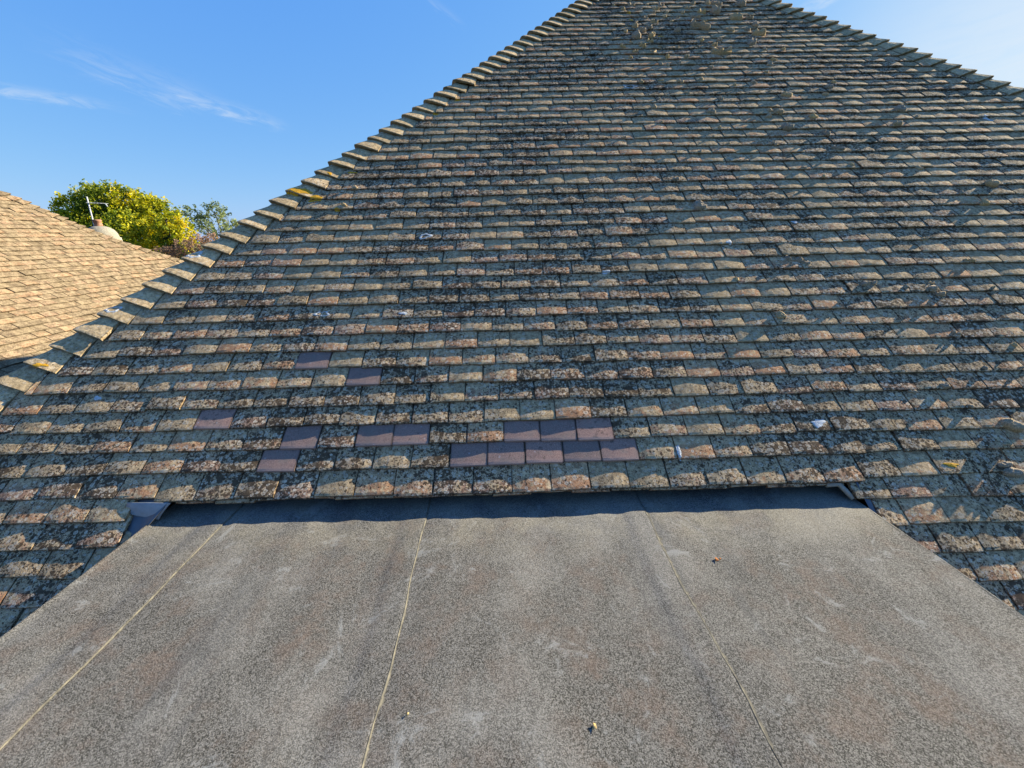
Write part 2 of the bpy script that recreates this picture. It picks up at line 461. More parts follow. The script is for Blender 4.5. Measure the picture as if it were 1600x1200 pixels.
class Face:
    """one plane of a tiled roof: ex along the courses, es up the slope, n outwards"""
    def __init__(s, O, ex, es):
        s.O = np.array(O, float); s.ex = np.array(ex, float); s.es = np.array(es, float)
        s.n = np.cross(s.ex, s.es)
    def p(s, x, q, h=0.0):
        x, q, h = np.broadcast_arrays(np.asarray(x, float), np.asarray(q, float), np.asarray(h, float))
        return s.O + x[..., None] * s.ex + q[..., None] * s.es + h[..., None] * s.n


FRONT = Face((0, 0, 0), (1, 0, 0), (0, CT, ST))
NEXT = Face((-3.451, -1.365, -2.644), (0, 1, 0), (-CT, 0, ST))


def project(P):
    d = np.asarray(P, float) - np.array(CAM_C)
    z = d @ np.array(CAM_F)
    return np.stack([800 + FPX * (d @ np.array(CAM_R)) / z, 600 - FPX * (d @ np.array(CAM_U)) / z], -1), z


TW, GAUGE, TT = 0.165, 0.1, 0.0135


def tile_arrays(rng, nx=6, rough=1.0, coarse=False, w=0.1608, length=0.265):
    """cambered plain tile: x across, y up the slope from the lower edge, z outwards; top at z = 0 near the lower edge"""
    ys = [0.024, 0.0012, 0.0, 0.0004, 0.003, 0.012, 0.034, 0.062, 0.092, 0.15, length]
    zs = [-TT, -TT, -TT + 0.003, -0.0034, -0.0008, 0, 0, 0, 0, 0, 0]
    if coarse:
        nx = 3; ys = [0.0, 0.0, 0.045, 0.1, 0.2]; zs = [-TT, -0.001, 0, 0, 0]
    xs = np.linspace(-w / 2, w / 2, nx)
    cam_x = 0.0034 * rng.uniform(0.5, 1.3) * rough
    wob = rng.normal(0, 0.0007 * rough, nx)
    skew = rng.normal(0, 0.0012 * rough)
    V, UV = [], []
    for j, (y, z) in enumerate(zip(ys, zs)):
        for i, x in enumerate(xs):
            u = 2 * x / w
            zz = z + cam_x * (1 - u * u) - cam_x * 0.5
            if y < 0.1:
                zz -= 0.0016 * (1 - y / 0.1) ** 2
            k = max(0.0, 1 - y / 0.05)
            yy = y + (wob[i] + skew * u) * k
            if not coarse and z > -TT + 0.001:
                zz += rng.normal(0, 0.00035 * rough)
            xx = x
            if abs(u) > 0.99:
                xx += rng.normal(0, 0.0005 * rough)
                if not coarse and 2 <= j <= 4: yy += abs(rng.normal(0, 0.0011 * rough))
            V.append((xx, yy, zz)); UV.append(((u + 1) / 2, y / 0.265))
    F = []
    nr = len(ys)
    for j in range(nr - 1):
        for i in range(nx - 1):
            a = j * nx + i
            F.append((a, a + 1, a + 1 + nx, a + nx))
    # sides
    top0 = 1 if coarse else 3
    base = len(V)
    for side in (0, nx - 1):
        for j in range(top0, nr):
            x, y, z = V[j * nx + side]
            V.append((x, y, z - TT + 0.001)); UV.append((side / (nx - 1), ys[j] / 0.265))
    m = nr - top0
    for si, side in enumerate((0, nx - 1)):
        for j in range(m - 1):
            a = (top0 + j) * nx + side; b = (top0 + j + 1) * nx + side
            c = base + si * m + j + 1; d = base + si * m + j
            F.append((a, b, c, d) if si == 0 else (b, a, d, c))
    return np.array(V), F, np.array(UV)


def place(V, face, x, q, h, ang, tilt, roll=0.0):
    """tile points -> world"""
    ca, sa = math.cos(ang), math.sin(ang)
    X = V[:, 0] * ca - V[:, 1] * sa
    Y = V[:, 0] * sa + V[:, 1] * ca
    Z = V[:, 2] + h - math.tan(tilt) * Y + roll * X
    return face.p(x + X, q + Y, Z)


def tile_matrix(face, x, q, h, ang, tilt, roll=0.0):
    ex = Vector(face.ex); es = Vector(face.es); n = Vector(face.n)
    rot = Matrix((ex, es, n)).transposed().to_4x4()
    m = rot @ Matrix.Rotation(ang, 4, 'Z') @ Matrix.Rotation(-tilt, 4, 'X') @ Matrix.Rotation(-roll, 4, 'Y')
    m.translation = Vector(face.p(x, q, h))
    return m

# ------------------------------------------------------------------ ground
GZ = -5.6
v, f = [(-1500, -1500, GZ), (1500, -1500, GZ), (1500, 1500, GZ), (-1500, 1500, GZ)], [(0, 1, 2, 3)]
ground = link('ground', mesh_of('ground', v, f, M_GROUND)); ground['kind'] = 'structure'

# ------------------------------------------------------------------ the house: roof planes
XC, KH = 1.4045, 0.742                        # centre of the hipped face, hip run per metre of slope
XL0, XR0 = -3.27, 6.079
S_APEX = (XR0 - XL0) / (2 * KH)
S_EAVE = -2.3
FLAT_Z, FLAT_FALL = -0.077, R(0.61)


def xl(q): return XL0 + KH * q
def xr(q): return XR0 - KH * q
def flat_z(y): return FLAT_Z + math.tan(FLAT_FALL) * y
def flat_left(y): return -1.866 + 0.068 * y
def flat_right(y): return 1.040 - 0.088 * y


house = thing('house', 'house with a tall hipped lichen-spotted tile roof and a flat grey dormer roof', 'house', (XC, 3.0, GZ))

hd = -0.034
mb = MB()
def fq(pts): mb.add([tuple(FRONT.p(x, q, hd)) for x, q in pts], [tuple(range(len(pts)))])
fq([(xl(0), 0.0), (xr(0), 0.0), (xr(S_APEX - .02), S_APEX - .02), (xl(S_APEX - .02), S_APEX - .02)])
fq([(xl(S_EAVE), S_EAVE), (-1.90, S_EAVE), (-1.90, 0.0), (xl(0), 0.0)])
fq([(1.10, S_EAVE), (xr(S_EAVE), S_EAVE), (xr(0), 0.0), (1.10, 0.0)])
apex = FRONT.p(XC, S_APEX, hd)
e1 = FRONT.p(xl(S_EAVE), S_EAVE, hd); e2 = FRONT.p(xr(S_EAVE), S_EAVE, hd)
depth = 2 * (apex[1] - e1[1])
e3 = e2 + np.array([0, depth, 0]); e4 = e1 + np.array([0, depth, 0])
mb.add([e4, e1, apex], [(0, 1, 2)]); mb.add([e2, e3, apex], [(0, 1, 2)]); mb.add([e3, e4, apex], [(0, 1, 2)])
main_roof = mb.obj('main_roof', M_DECK, house)

# courses: measured joint phases of the rows, in tile widths
PHASE = {0: .60, 1: -.03, 2: .40, 3: -.13, 4: .31, 5: .82, 6: .20, 7: .65, 8: .10, 9: .54, 10: .01, 11: .41, 12: -.13, 13: .36, 14: -.2,
         15: .27, 16: -.26, 17: .20, 18: -.30, 24: .03, 28: .33, 29: .81, -1: .10, -2: .17, -3: .62, -4: .12, -5: .63}
def phase(n):
    if n in PHASE: return PHASE[n]
    return (0.5 * (n % 2) + 0.09 * math.sin(n * 1.7)) % 1.0
def row_q(n, x):
    """the courses wander a little; the first one hangs lower over the flat roof"""
    o = 0.006 * math.sin(x * 1.1 + n * 0.35) + 0.003 * math.sin(x * 3.7 + n * 2.1)
    if n == 0:
        k = min(1, max(0, (x + 2.05) / 0.25)) * min(1, max(0, (1.25 - x) / 0.25))
        o = o * 0.5 - 0.023 * k
    elif 0 < n < 5:
        o -= 0.008 * math.exp(-((x + 0.4) / 1.2) ** 2) * (1 - n / 5)
    elif n > 20:
        o += 0.012 * math.exp(-((x - 0.2) / 1.4) ** 2)
    return n * GAUGE + o

NEWT = [(-8.24, 6), (-6.66, 5), (-10.58, 3), (-8.02, 2), (-6.08, 2), (-5.08, 2), (-2.11, 2), (-1.12, 2), (-0.15, 2),
        (-8.45, 1), (-3.48, 1), (-2.56, 1), (-1.58, 1), (-0.62, 1), (0.36, 1)]
NEWSET = set()
for u, n in NEWT:
    NEWSET.add((n, math.floor(u - phase(n))))

VARS = [tile_arrays(np.random.default_rng(100 + i)) for i in range(10)]
NEWV = [tile_arrays(np.random.default_rng(300 + i), rough=0.45) for i in range(3)]
ALPHA = TT / GAUGE
TILT = math.atan(ALPHA)
H0 = 0.012

tiles = []                                     # dicts, one per tile
trng = np.random.default_rng(5)
for n in range(-10, 62):
    q0 = n * GAUGE
    ph = phase(n)
    for i in range(-40, 50):
        x = (i + ph + 0.5) * TW
        if x + TW / 2 < xl(q0) + 0.225 or x - TW / 2 > xr(q0) - 0.225:
            continue
        cl, ch = -99.0, 99.0
        if n < 0:
            lo = {-1: -1.965, -2: -1.950}.get(n, -1.93)
            hi = {-1: 1.02, -2: 1.085}.get(n, 1.11)
            if x - TW / 2 > lo - 0.03 and x + TW / 2 < hi + 0.03:
                continue
            if x < 0: ch = lo
            else: cl = hi
            if x < 0 and x - TW / 2 > lo - 0.02 or x > 0 and x + TW / 2 < hi + 0.02:
                continue
        new = (n, i) in NEWSET
        jt = 0.5 if new else 1.0
        t_ = dict(n=n, x=x + trng.normal(0, 0.0009), q=row_q(n, x) + trng.normal(0, 0.0022) * jt, h=H0 + max(-0.002, min(0.004, trng.normal(0, 0.0010))) * jt,
                  a=trng.normal(0, R(0.45)) * jt, t=TILT + trng.normal(0, R(0.42)) * jt, r=trng.normal(0, 0.0055) * jt, cl=cl, ch=ch, new=new,
                  v=int(trng.integers(0, 3 if new else 10)), tid=float(trng.random()))
        if not new and trng.random() < 0.025:
            t_['h'] += 0.003; t_['r'] += trng.choice([-1, 1]) * 0.022; t_['a'] += trng.normal(0, R(1.2))
        tiles.append(t_)
# the short undercourse that carries the first course above the flat roof
for i in range(-12, 7):
    x = (i + 0.1 + 0.5) * TW
    if -1.84 < x < 0.93:
        tiles.append(dict(n=0, x=x, q=-0.030 + trng.normal(0, 0.003), h=H0 - TT - 0.0005, a=trng.normal(0, R(0.5)), t=TILT + R(0.6), r=trng.normal(0, 0.006), cl=-99., ch=99.,
                          new=False, v=int(trng.integers(0, 10)), tid=float(trng.random()), under=True))


def hip_side_px(xy):
    """left of the left hip in the picture?"""
    return 605 - 0.665 * xy[0]

for t_ in tiles:
    c = FRONT.p([t_['x'] - TW / 2, t_['x'] + TW / 2, t_['x'] + TW / 2, t_['x'] - TW / 2], [t_['q'], t_['q'], t_['q'] + GAUGE, t_['q'] + GAUGE], 0.0)
    P, z = project(c)
    t_['area'] = 0.0
    if z.min() < 0.2: continue
    m_ = P.mean(0)
    if not (0 < m_[0] < 1600 and 0 < m_[1] < 1200): continue
    if t_['n'] < 0:
        if t_['x'] < 0 and m_[0] > 240 - (m_[1] - 815) * 1.297 + 6: continue
        if t_['x'] > 0 and m_[0] < 1335 + (m_[1] - 780) * 1.43 - 6: continue
    if t_.get('under'): continue
    x_, y_ = P[:, 0], P[:, 1]
    t_['area'] = 0.5 * abs(sum(x_[k] * y_[(k + 1) % 4] - x_[(k + 1) % 4] * y_[k] for k in range(4)))
order = sorted((t_ for t_ in tiles if not t_['new']), key=lambda t_: -t_['area'])
for t_ in order[:300]: t_['part'] = True


def clamp(Wd, t_):
    """keep a tile short of the hips and of the dormer's sides"""
    q = Wd @ FRONT.es; X = Wd[:, 0].copy()
    qn = t_['n'] * GAUGE
    lo = np.maximum(xl(qn) + 0.201 + 0.14 * (q - qn), t_['cl']); hi = np.minimum(xr(qn) - 0.201 - 0.14 * (q - qn), t_['ch'])
    if t_['n'] == -1 and t_['x'] > 0:                       # the cut, rounded corner beside the flat roof
        lo = np.maximum(lo, 1.0 + 0.055 * np.clip((-0.055 - q) / 0.05, 0, 1) ** 2 - 0.02 * np.clip((-0.06 - q) * -20, 0, 1))
    X2 = np.clip(X, lo, hi)
    ch = np.abs(X2 - X).max() > 1e-6
    W2 = Wd.copy(); W2[:, 0] = X2
    return W2, ch

tile_me = [mesh_of('roof_tile', V, F, M_TILE, uv=U) for V, F, U in VARS]
new_me = [mesh_of('replacement_tile', V, F, M_NEW, uv=U) for V, F, U in NEWV]
BV, BF = [], []                                # everything laid, for resting moss and lichen on it
SV, SF, SU, ST_ = [], [], [], []
nb = ns = 0
for t_ in tiles:
    V, F, U = (NEWV if t_['new'] else VARS)[t_['v']]
    Wd = place(V, FRONT, t_['x'], t_['q'], t_['h'], t_['a'], t_['t'], t_['r'])
    Wd, changed = clamp(Wd, t_)
    BV.append(Wd); BF += [tuple(i + nb for i in q) for q in F]; nb += len(Wd)
    if t_['new'] or t_.get('part'):
        nm = 'replacement_tile' if t_['new'] else 'roof_tile'
        if changed:
            o = link(nm, mesh_of(nm, Wd, F, M_TILE, uv=U), main_roof)
        else:
            o = link(nm, (new_me if t_['new'] else tile_me)[t_['v']], main_roof)
            o.matrix_basis = tile_matrix(FRONT, t_['x'], t_['q'], t_['h'], t_['a'], t_['t'], t_['r'])
        if t_['new']: o['label'] = 'smooth purple-brown replacement tile without lichen'
    else:
        SV.append(Wd); SF += [tuple(i + ns for i in q) for q in F]; SU.append(U); ST_.append(np.full(len(Wd), t_['tid'] * 71.0 + 1.0)); ns += len(Wd)
so = link('roof_tile', mesh_of('upper_roof_tile', np.concatenate(SV), SF, M_TILE, uv=np.concatenate(SU), tid=np.concatenate(ST_)), main_roof)
so.name = 'upper_tiling'
so['kind'] = 'stuff'
so['label'] = 'smaller looking tiles of the upper and outer courses'

# ------------------------------------------------------------------ hip tiles
dpl = np.array([KH, CT]); dpl /= np.linalg.norm(dpl)
hip_a = np.array([KH, CT, ST]); hip_len = np.linalg.norm(hip_a); hip_u = hip_a / hip_len
refl = np.array([[2 * dpl[0] ** 2 - 1, 2 * dpl[0] * dpl[1], 0], [2 * dpl[0] * dpl[1], 2 * dpl[1] ** 2 - 1, 0], [0, 0, 1]])
n_f = FRONT.n; n_s = refl @ n_f
up = (n_f + n_s); up /= np.linalg.norm(up)
w1 = FRONT.p(0.182, -0.063, -0.024) - FRONT.O
w2 = refl @ w1
side1 = FRONT.p(0.14, 1.0, 0.0) - FRONT.O         # run of the wing's free edge, per metre up the slope
side2 = refl @ side1


def hip_arrays(rng, length=0.19):
    """angular hip tile about its peak point at the lower edge; its wings lie in line with the courses"""
    ts = [-1, -0.72, -0.42, -0.17, -0.05, 0.05, 0.17, 0.42, 0.72, 1]
    prof, nor, run = [], [], []
    for s_ in ts:
        a_ = abs(s_)
        p = (w1 if s_ > 0 else w2) * a_
        rnd = 0.016 * max(0, 1 - a_ / 0.30) ** 2                       # soft arris
        n_ = n_f if s_ > 0 else n_s
        k = min(1, a_ / 0.2)
        n_ = n_ * k + up * (1 - k); n_ = n_ / np.linalg.norm(n_)
        prof.append(p - up * rnd * 0.55 + n_ * 0.003 * math.sin(math.pi * a_)); nor.append(n_)
        run.append(hip_a * (1 - a_) + (side1 if s_ > 0 else side2) * a_)
    prof = np.array(prof); nor = np.array(nor); run = np.array(run)
    m = len(ts)
    wob = rng.normal(0, 0.0014, m)
    rows = []
    tk = TT
    lev = ((0.03, -tk), (0.0015, -tk), (0.0, -tk + 0.003), (0.0, -0.004), (0.003, -0.0006), (0.012, 0), (0.05, 0), (0.10, 0), (length, 0))
    for y, off in lev:
        kk = max(0, 1 - y / 0.05)
        pk = np.array([(1 - abs(s_)) ** 1.5 for s_ in ts])[:, None]
        rows.append(prof + nor * ((off if off > -0.006 else off * (1 + 0.9 * pk)) + rng.normal(0, 0.0004, m)[:, None]) + run * (y + wob[:, None] * kk) - nor * (y * ALPHA * (1 + 1.15 * pk)))
    V = np.concatenate(rows); F = []
    U = np.concatenate([np.stack([np.linspace(0, 1, m), np.full(m, y / 0.265)], 1) for y, off in lev])
    for j in range(8):
        for i in range(m - 1):
            a = j * m + i
            F.append((a, a + 1, a + 1 + m, a + m))
    b0 = len(V); ex = []; exu = []
    for side in (0, m - 1):
        for j in range(3, 9):
            ex.append(V[j * m + side] - nor[side] * (tk - 0.001)); exu.append((1.0, 0.3))
    V = np.concatenate([V, np.array(ex)]); U = np.concatenate([U, np.array(exu)])
    for si, side in enumerate((0, m - 1)):
        for j in range(5):
            a = (3 + j) * m + side; b = a + m; c = b0 + si * 6 + j + 1; d = b0 + si * 6 + j
            F.append((a, b, c, d) if si == 0 else (b, a, d, c))
    return V, F, U


HV = [hip_arrays(np.random.default_rng(500 + i)) for i in range(5)]
hip_me = [mesh_of('hip_tile', V, F, M_HIP, uv=U) for V, F, U in HV]
hip_mr = []
for V, F, U in HV:
    V2 = V.copy(); V2[:, 0] *= -1
    hip_mr.append((V2, [tuple(reversed(q)) for q in F], U))
hip_mer = [mesh_of('hip_tile', V, F, M_HIP, uv=U) for V, F, U in hip_mr]
hrng = np.random.default_rng(9)
for n in range(-8, 60):
    for side in (-1, 1):
        qh = n * GAUGE + 0.067
        P0 = FRONT.p(XL0 - 0.03 + KH * qh, qh, 0.0365)
        if side > 0: P0 = np.array([2 * XC - P0[0], P0[1], P0[2]])
        P0 = P0 + hrng.normal(0, 0.0022, 3)
        k = int(hrng.integers(0, 5))
        o = link('hip_tile', (hip_me if side < 0 else hip_mer)[k], main_roof)
        m_ = Matrix.Rotation(hrng.normal(0, R(0.9)), 4, Vector(hip_u if side < 0 else (-hip_u[0], hip_u[1], hip_u[2]))) @ Matrix.Rotation(hrng.normal(0, R(0.8)), 4, 'Z')
        m_.translation = Vector(P0)
        o.matrix_basis = m_
        V, F, U = (HV if side < 0 else hip_mr)[k]
        Wd = V @ np.array(m_.to_3x3()).T + P0
        BV.append(Wd); BF += [tuple(i + nb for i in q) for q in F]; nb += len(Wd)
# mortar bedding under the hips
mb = MB()
for sg in (-1, 1):
    for q in (-0.8, S_APEX - 0.05):
        pass
    pts = [FRONT.p(XL0 + KH * q, q, -0.012) for q in (-0.9, 2.5, 6.0)]
    if sg > 0: pts = [np.array([2 * XC - p[0], p[1], p[2]]) for p in pts]
    mb.tube(pts, [0.022] * 3, 6)
mb.obj('hip_bedding', M_MORTAR, house)
BVH = BVHTree.FromPolygons([tuple(v) for v in np.concatenate(BV)], BF)

# ------------------------------------------------------------------ dormer with its flat felt roof
Y0, Y1 = -1.95, 0.20
mb = MB()
tz = 0.012
vs = []
for y in (Y0, Y1):
    vs += [(flat_left(y) + 0.012, y, flat_z(y) - 0.16), (flat_right(y) - 0.012, y, flat_z(y) - 0.16), (flat_right(y) - 0.012, y, flat_z(y) - tz), (flat_left(y) + 0.012, y, flat_z(y) - tz)]
mb.add(vs, [(0, 1, 2, 3), (7, 6, 5, 4), (0, 4, 5, 1), (1, 5, 6, 2), (2, 6, 7, 3), (3, 7, 4, 0)])
dormer_roof = mb.obj('dormer_roof', M_DECK, house)


def seam_x(k, y):
    """k = 0 and 4 are the roof's sides"""
    if k == 0: return flat_left(y)
    if k == 4: return flat_right(y)
    a, b = ((-1.566, 0.020), (-0.750, -0.011), (0.143, -0.022))[k - 1]
    w = (0.0042, 0.0058, 0.0075)[k - 1]
    return a + b * y + w * math.sin(y * 4.1 + k * 2.0) + w * 0.5 * math.sin(y * 11.3 + k) + w * 0.22 * math.sin(y * 31.0 + 2 * k)


def ripple(x, y):
    return (0.0030 * math.sin(x * 3.1 + 1.3 * y) * math.sin(y * 2.3 + 0.7) + 0.0016 * math.sin(x * 9.0 + 2.0 * y + 1.0) + 0.0011 * math.sin(x * 21.0 - 3.0 * y) * math.sin(y * 5.0 + x)
            - 0.0035 * math.exp(-((x - 0.80 - 0.10 * y) / 0.035) ** 2) + 0.003 * math.exp(-((x + 1.02 - 0.02 * y) / 0.05) ** 2))


LAP = 0.088
NY = 64
for k in range(4):
    V, F = [], []
    ncol = 26
    for j in range(NY + 1):
        y = Y0 + (Y1 - Y0) * j / NY
        xa = seam_x(k, y) - (LAP if k else 0.0); xb = seam_x(k + 1, y)
        for i in range(ncol):
            if i < 16:
                x = xa + (xb - LAP - 0.02 - xa) * i / 15
            else:
                x = xb - LAP - 0.02 + (LAP + 0.02) * ((0.12, 0.22, 0.32, 0.5, 0.7, 0.85, 0.93, 0.975, 1.0, 1.0)[i - 16])
            d = xb - x
            rise = 0.0 if k == 3 else 0.0042 * min(1, max(0, (LAP + 0.014 - d) / 0.034))
            if k < 3 and i >= 22: rise -= (0.0, 0.0005, 0.0018, 0.0065)[i - 22]
            lap0 = 0.0 if k == 0 else 0.0
            z = flat_z(y) + ripple(x, y) + rise + 0.0006 * math.sin(x * 60 + y * 37) * math.sin(y * 53)
            if k and x < seam_x(k, y) - 0.004: z -= 0.0022
            if k == 0: z += 0.0045 * math.exp(-((x - xa) / 0.012) ** 2)
            if k == 3: z += 0.0015 * math.exp(-((xb - x) / 0.012) ** 2)
            V.append((x, y, z))
    for j in range(NY):
        for i in range(ncol - 1):
            a = j * ncol + i
            F.append((a, a + 1, a + 1 + ncol, a + ncol))
    link('felt_sheet', mesh_of('felt_sheet', V, F, M_FELT, True), dormer_roof)

# silted line along each lap
for k in (1, 2, 3):
    V, F = [], []
    br = np.random.default_rng(40 + k)
    N_ = 260
    for j in range(N_ + 1):
        y = Y0 + (Y1 - Y0) * j / N_
        x = seam_x(k, y)
        wd = (0.0009 if k == 1 else 0.0013) * (0.55 + 0.9 * abs(math.sin(y * 5.3 + k)) * abs(math.sin(y * 17 + 2 * k)) + 0.5 * br.random())
        if br.random() < 0.10: wd *= 2.0
        if k == 3 and -1.02 < y < -0.86: wd *= 0.35
        zb = flat_z(y) + ripple(x, y)
        for dx_, dz_ in ((-1.2, 0.0040), (-0.3, 0.0045), (0.4, 0.0038), (1.3, 0.0010), (2.2 if k < 3 else 4.0, 0.0006)):
            V.append((x + wd * dx_, y, zb + dz_))
    for j in range(N_):
        for i in range(4):
            a = j * 5 + i
            F.append((a, a + 1, a + 6, a + 5))
    link('seam_line', mesh_of('seam_line', V, F, M_BEAD), dormer_roof)

# felt turned down over the two sides
for sg, fx in ((-1, flat_left), (1, flat_right)):
    V, F = [], []
    for j in range(NY + 1):
        y = Y0 + (Y1 - 0.24 - Y0) * j / NY
        x = fx(y); z = flat_z(y) + ripple(x, y) + (0.0045 if sg < 0 else 0.0015)
        wv = 0.0018 * math.sin(y * 13)
        for dx_, dz_ in ((-0.004, 0.0003), (0.003, -0.0012), (0.0075 + wv, -0.006), (0.0085 + wv, -0.05), (0.002, -0.056)):
            V.append((x + sg * dx_, y, z + dz_))
    for j in range(NY):
        for i in range(4):
            a = j * 5 + i
            F.append((a, a + 5, a + 6, a + 1) if sg > 0 else (a, a + 1, a + 6, a + 5))
    link('felt_drip_edge', mesh_of('felt_drip_edge', V, F, M_FELT), dormer_roof)

# upstand below the eave tiles
v, f = box_arrays(-1.86, 1.03, 0.075, 0.10, -0.12, 0.05)
link('felt_upstand', mesh_of('felt_upstand', v, f, M_FELT), dormer_roof)

# cheeks and front wall of the dormer
for sg, fx in ((-1, flat_left), (1, flat_right)):
    V = []
    for o_ in (0.0, -0.04 * sg):
        for y in (-0.02, Y0 + 0.02):
            x = fx(y) - sg * 0.006 + o_
            V += [(x, y, flat_z(y) - 0.05), (x, y, min(flat_z(y) - 0.051, y * ST / CT - 0.05))]
    F = [(0, 1, 3, 2), (4, 6, 7, 5), (0, 2, 6, 4), (1, 5, 7, 3), (2, 3, 7, 6), (0, 4, 5, 1)]
    link('dormer_cheek', mesh_of('dormer_cheek', V, F, M_LEAD), house)
v, f = box_arrays(flat_left(Y0) + 0.05, flat_right(Y0) - 0.05, Y0 + 0.03, Y0 + 0.2, S_EAVE * ST - 0.4, flat_z(Y0) - 0.161)
link('dormer_wall', mesh_of('dormer_wall', v, f, M_WALL), house)

# lead beside the dormer
def lead_strip(name, pts_a, pts_b, lift):
    V, F = [], []
    n_ = 24
    for j in range(n_ + 1):
        t_ = j / n_
        a = np.array([np.interp(t_, np.linspace(0, 1, len(pts_a)), [p[c] for p in pts_a]) for c in range(2)])
        b = np.array([np.interp(t_, np.linspace(0, 1, len(pts_b)), [p[c] for p in pts_b]) for c in range(2)])
        for i in range(8):
            s_ = i / 7
            x, q = a * (1 - s_) + b * s_
            V.append(tuple(FRONT.p(x, q, lift(t_, s_))))
    for j in range(n_):
        for i in range(7):
            a0 = j * 8 + i
            F.append((a0, a0 + 8, a0 + 9, a0 + 1))
    me = mesh_of(name, V, F, M_LEAD if name == 'lead_soaker' else M_LEAD_PALE, True)
    o = link(name, me, house)
    md = o.modifiers.new('thickness', 'SOLIDIFY'); md.thickness = 0.003; md.offset = 0
    return o
lead_strip('lead_soaker', [(-2.06, 0.03), (-2.06, -0.2), (-2.06, -0.4), (-2.06, -0.6), (-2.06, -0.75)], [(-1.79, 0.03), (-1.83, -0.06), (-1.89, -0.16), (-1.90, -0.4), (-1.915, -0.75)], lambda t_, s_: -0.016 + 0.004 * math.sin(t_ * 9) * s_ + 0.02 * s_ ** 4)
lead_strip('lead_soaker', [(1.045, 0.0), (1.10, -0.75)], [(1.25, 0.0), (1.28, -0.75)], lambda t_, s_: -0.016 + 0.02 * (1 - s_) ** 4)
lead_strip('lead_flashing', [(-1.985, -0.025), (-1.985, -0.066)], [(-1.805, -0.030), (-1.848, -0.092)],
           lambda t_, s_: 0.002 + 0.007 * math.sin(s_ * 2.6 + 0.4) + 0.004 * math.sin(t_ * 3.0 + 1.0) - 0.016 * max(0, t_ - 0.75) * s_ - 0.012 * t_)
# mortar fillet at the right end of the eave
mb = MB()
V = []
for x, q, h, r_ in ((0.93, -0.026, -0.012, .010), (0.985, -0.022, -0.013, .012), (1.005, -0.055, -0.013, .011), (1.02, -0.085, -0.014, .009)):
    V.append((tuple(FRONT.p(x, q, h)), r_))
mb.tube([p for p, r_ in V], [r_ for p, r_ in V], 7)
mb.obj('mortar_fillet', M_MORTAR, house, True)

# walls of the house
ex0, ex1 = float(e1[0]) + 0.45, float(e2[0]) - 0.45
ey0, ey1 = float(e1[1]) + 0.45, float(e4[1]) - 0.45
zt = S_EAVE * ST + 0.30
for nm, (a, b_, c_, d_) in dict(front=(ex0, ex1, ey0, ey0 + .25), back=(ex0, ex1, ey1 - .25, ey1), left=(ex0, ex0 + .25, ey0 + .25, ey1 - .25), right=(ex1 - .25, ex1, ey0 + .25, ey1 - .25)).items():
    v, f = box_arrays(a, b_, c_, d_, GZ, zt)
    link('wall', mesh_of('wall', v, f, M_WALL), house)

# ------------------------------------------------------------------ the neighbouring house
HQ0, HC0, HK = 5.10, 8.79, 0.766               # a point of its far hip and the hip's run
NQ_RIDGE, NQ_EAVE = 9.6, 2.35
def nhip(q): return float(np.interp(q, [2.35, 5.10, 5.54, 5.83, 6.285, 6.80, 9.6], [10.9, 8.70, 8.18, 7.94, 7.68, 7.42, 5.3]))
nh = thing('neighbouring_house', 'neighbouring house with a sunlit tan tiled roof beyond the left hip', 'house', (-10.7, 0.0, GZ))
mb = MB()
def np_(c, q, h=-0.03): return NEXT.p(c, q, h)
r0 = np_(-6.0, NQ_RIDGE); r1 = np_(nhip(NQ_RIDGE) - 0.5, NQ_RIDGE)
ea = np_(-6.0, NQ_EAVE); eb = np_(nhip(NQ_EAVE) - 0.5, NQ_EAVE)
wid = 2 * (ea[0] - r0[0])
ec = eb - np.array([wid, 0, 0]); ed = ea - np.array([wid, 0, 0])
mb.add([ea, eb, r1, r0], [(0, 1, 2, 3)]); mb.add([eb, ec, r1], [(0, 1, 2)]); mb.add([ec, ed, r0, r1], [(0, 1, 2, 3)]); mb.add([ed, ea, r0], [(0, 1, 2)])
n_roof = mb.obj('roof', M_DECK, nh)
NV = [tile_arrays(np.random.default_rng(700 + i), coarse=True) for i in range(6)]
nt = []
nrng = np.random.default_rng(21)
for n in range(24, 96):
    q = n * GAUGE
    ph = 0.5 * (n % 2) + 0.1 * math.sin(n)
    for i in range(0, 80):
        c = (i + ph) * TW
        if c - TW / 2 > nhip(q) - 0.22 or c < 0.3: continue
        d = dict(c=c, q=q + nrng.normal(0, 0.003), h=H0 + nrng.normal(0, 0.0026), a=nrng.normal(0, R(1.0)), t=TILT + nrng.normal(0, R(1.3)), r=nrng.normal(0, 0.024), v=int(nrng.integers(0, 6)), tid=nrng.random(), area=0.0, edge=c + TW / 2 > nhip(q) - 0.205)
        if nrng.random() < 0.04: d['r'] += nrng.choice([-1, 1]) * 0.05; d['h'] += 0.004
        P, z = project(NEXT.p([c - TW / 2, c + TW / 2, c + TW / 2, c - TW / 2], [q, q, q + GAUGE, q + GAUGE]))
        m_ = P.mean(0)
        if not d['edge'] and z.min() > 0.3 and 0 < m_[0] < 290 and 290 < m_[1] < 600 - 0.69 * m_[0]:
            x_, y_ = P[:, 0], P[:, 1]
            d['area'] = 0.5 * abs(sum(x_[k] * y_[(k + 1) % 4] - x_[(k + 1) % 4] * y_[k] for k in range(4)))
        nt.append(d)
for d in sorted(nt, key=lambda d: -d['area'])[:300]:
    if d['area'] > 0: d['part'] = True
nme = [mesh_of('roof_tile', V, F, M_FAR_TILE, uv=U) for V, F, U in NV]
SV, SF, SU, ST2 = [], [], [], []; ns = 0
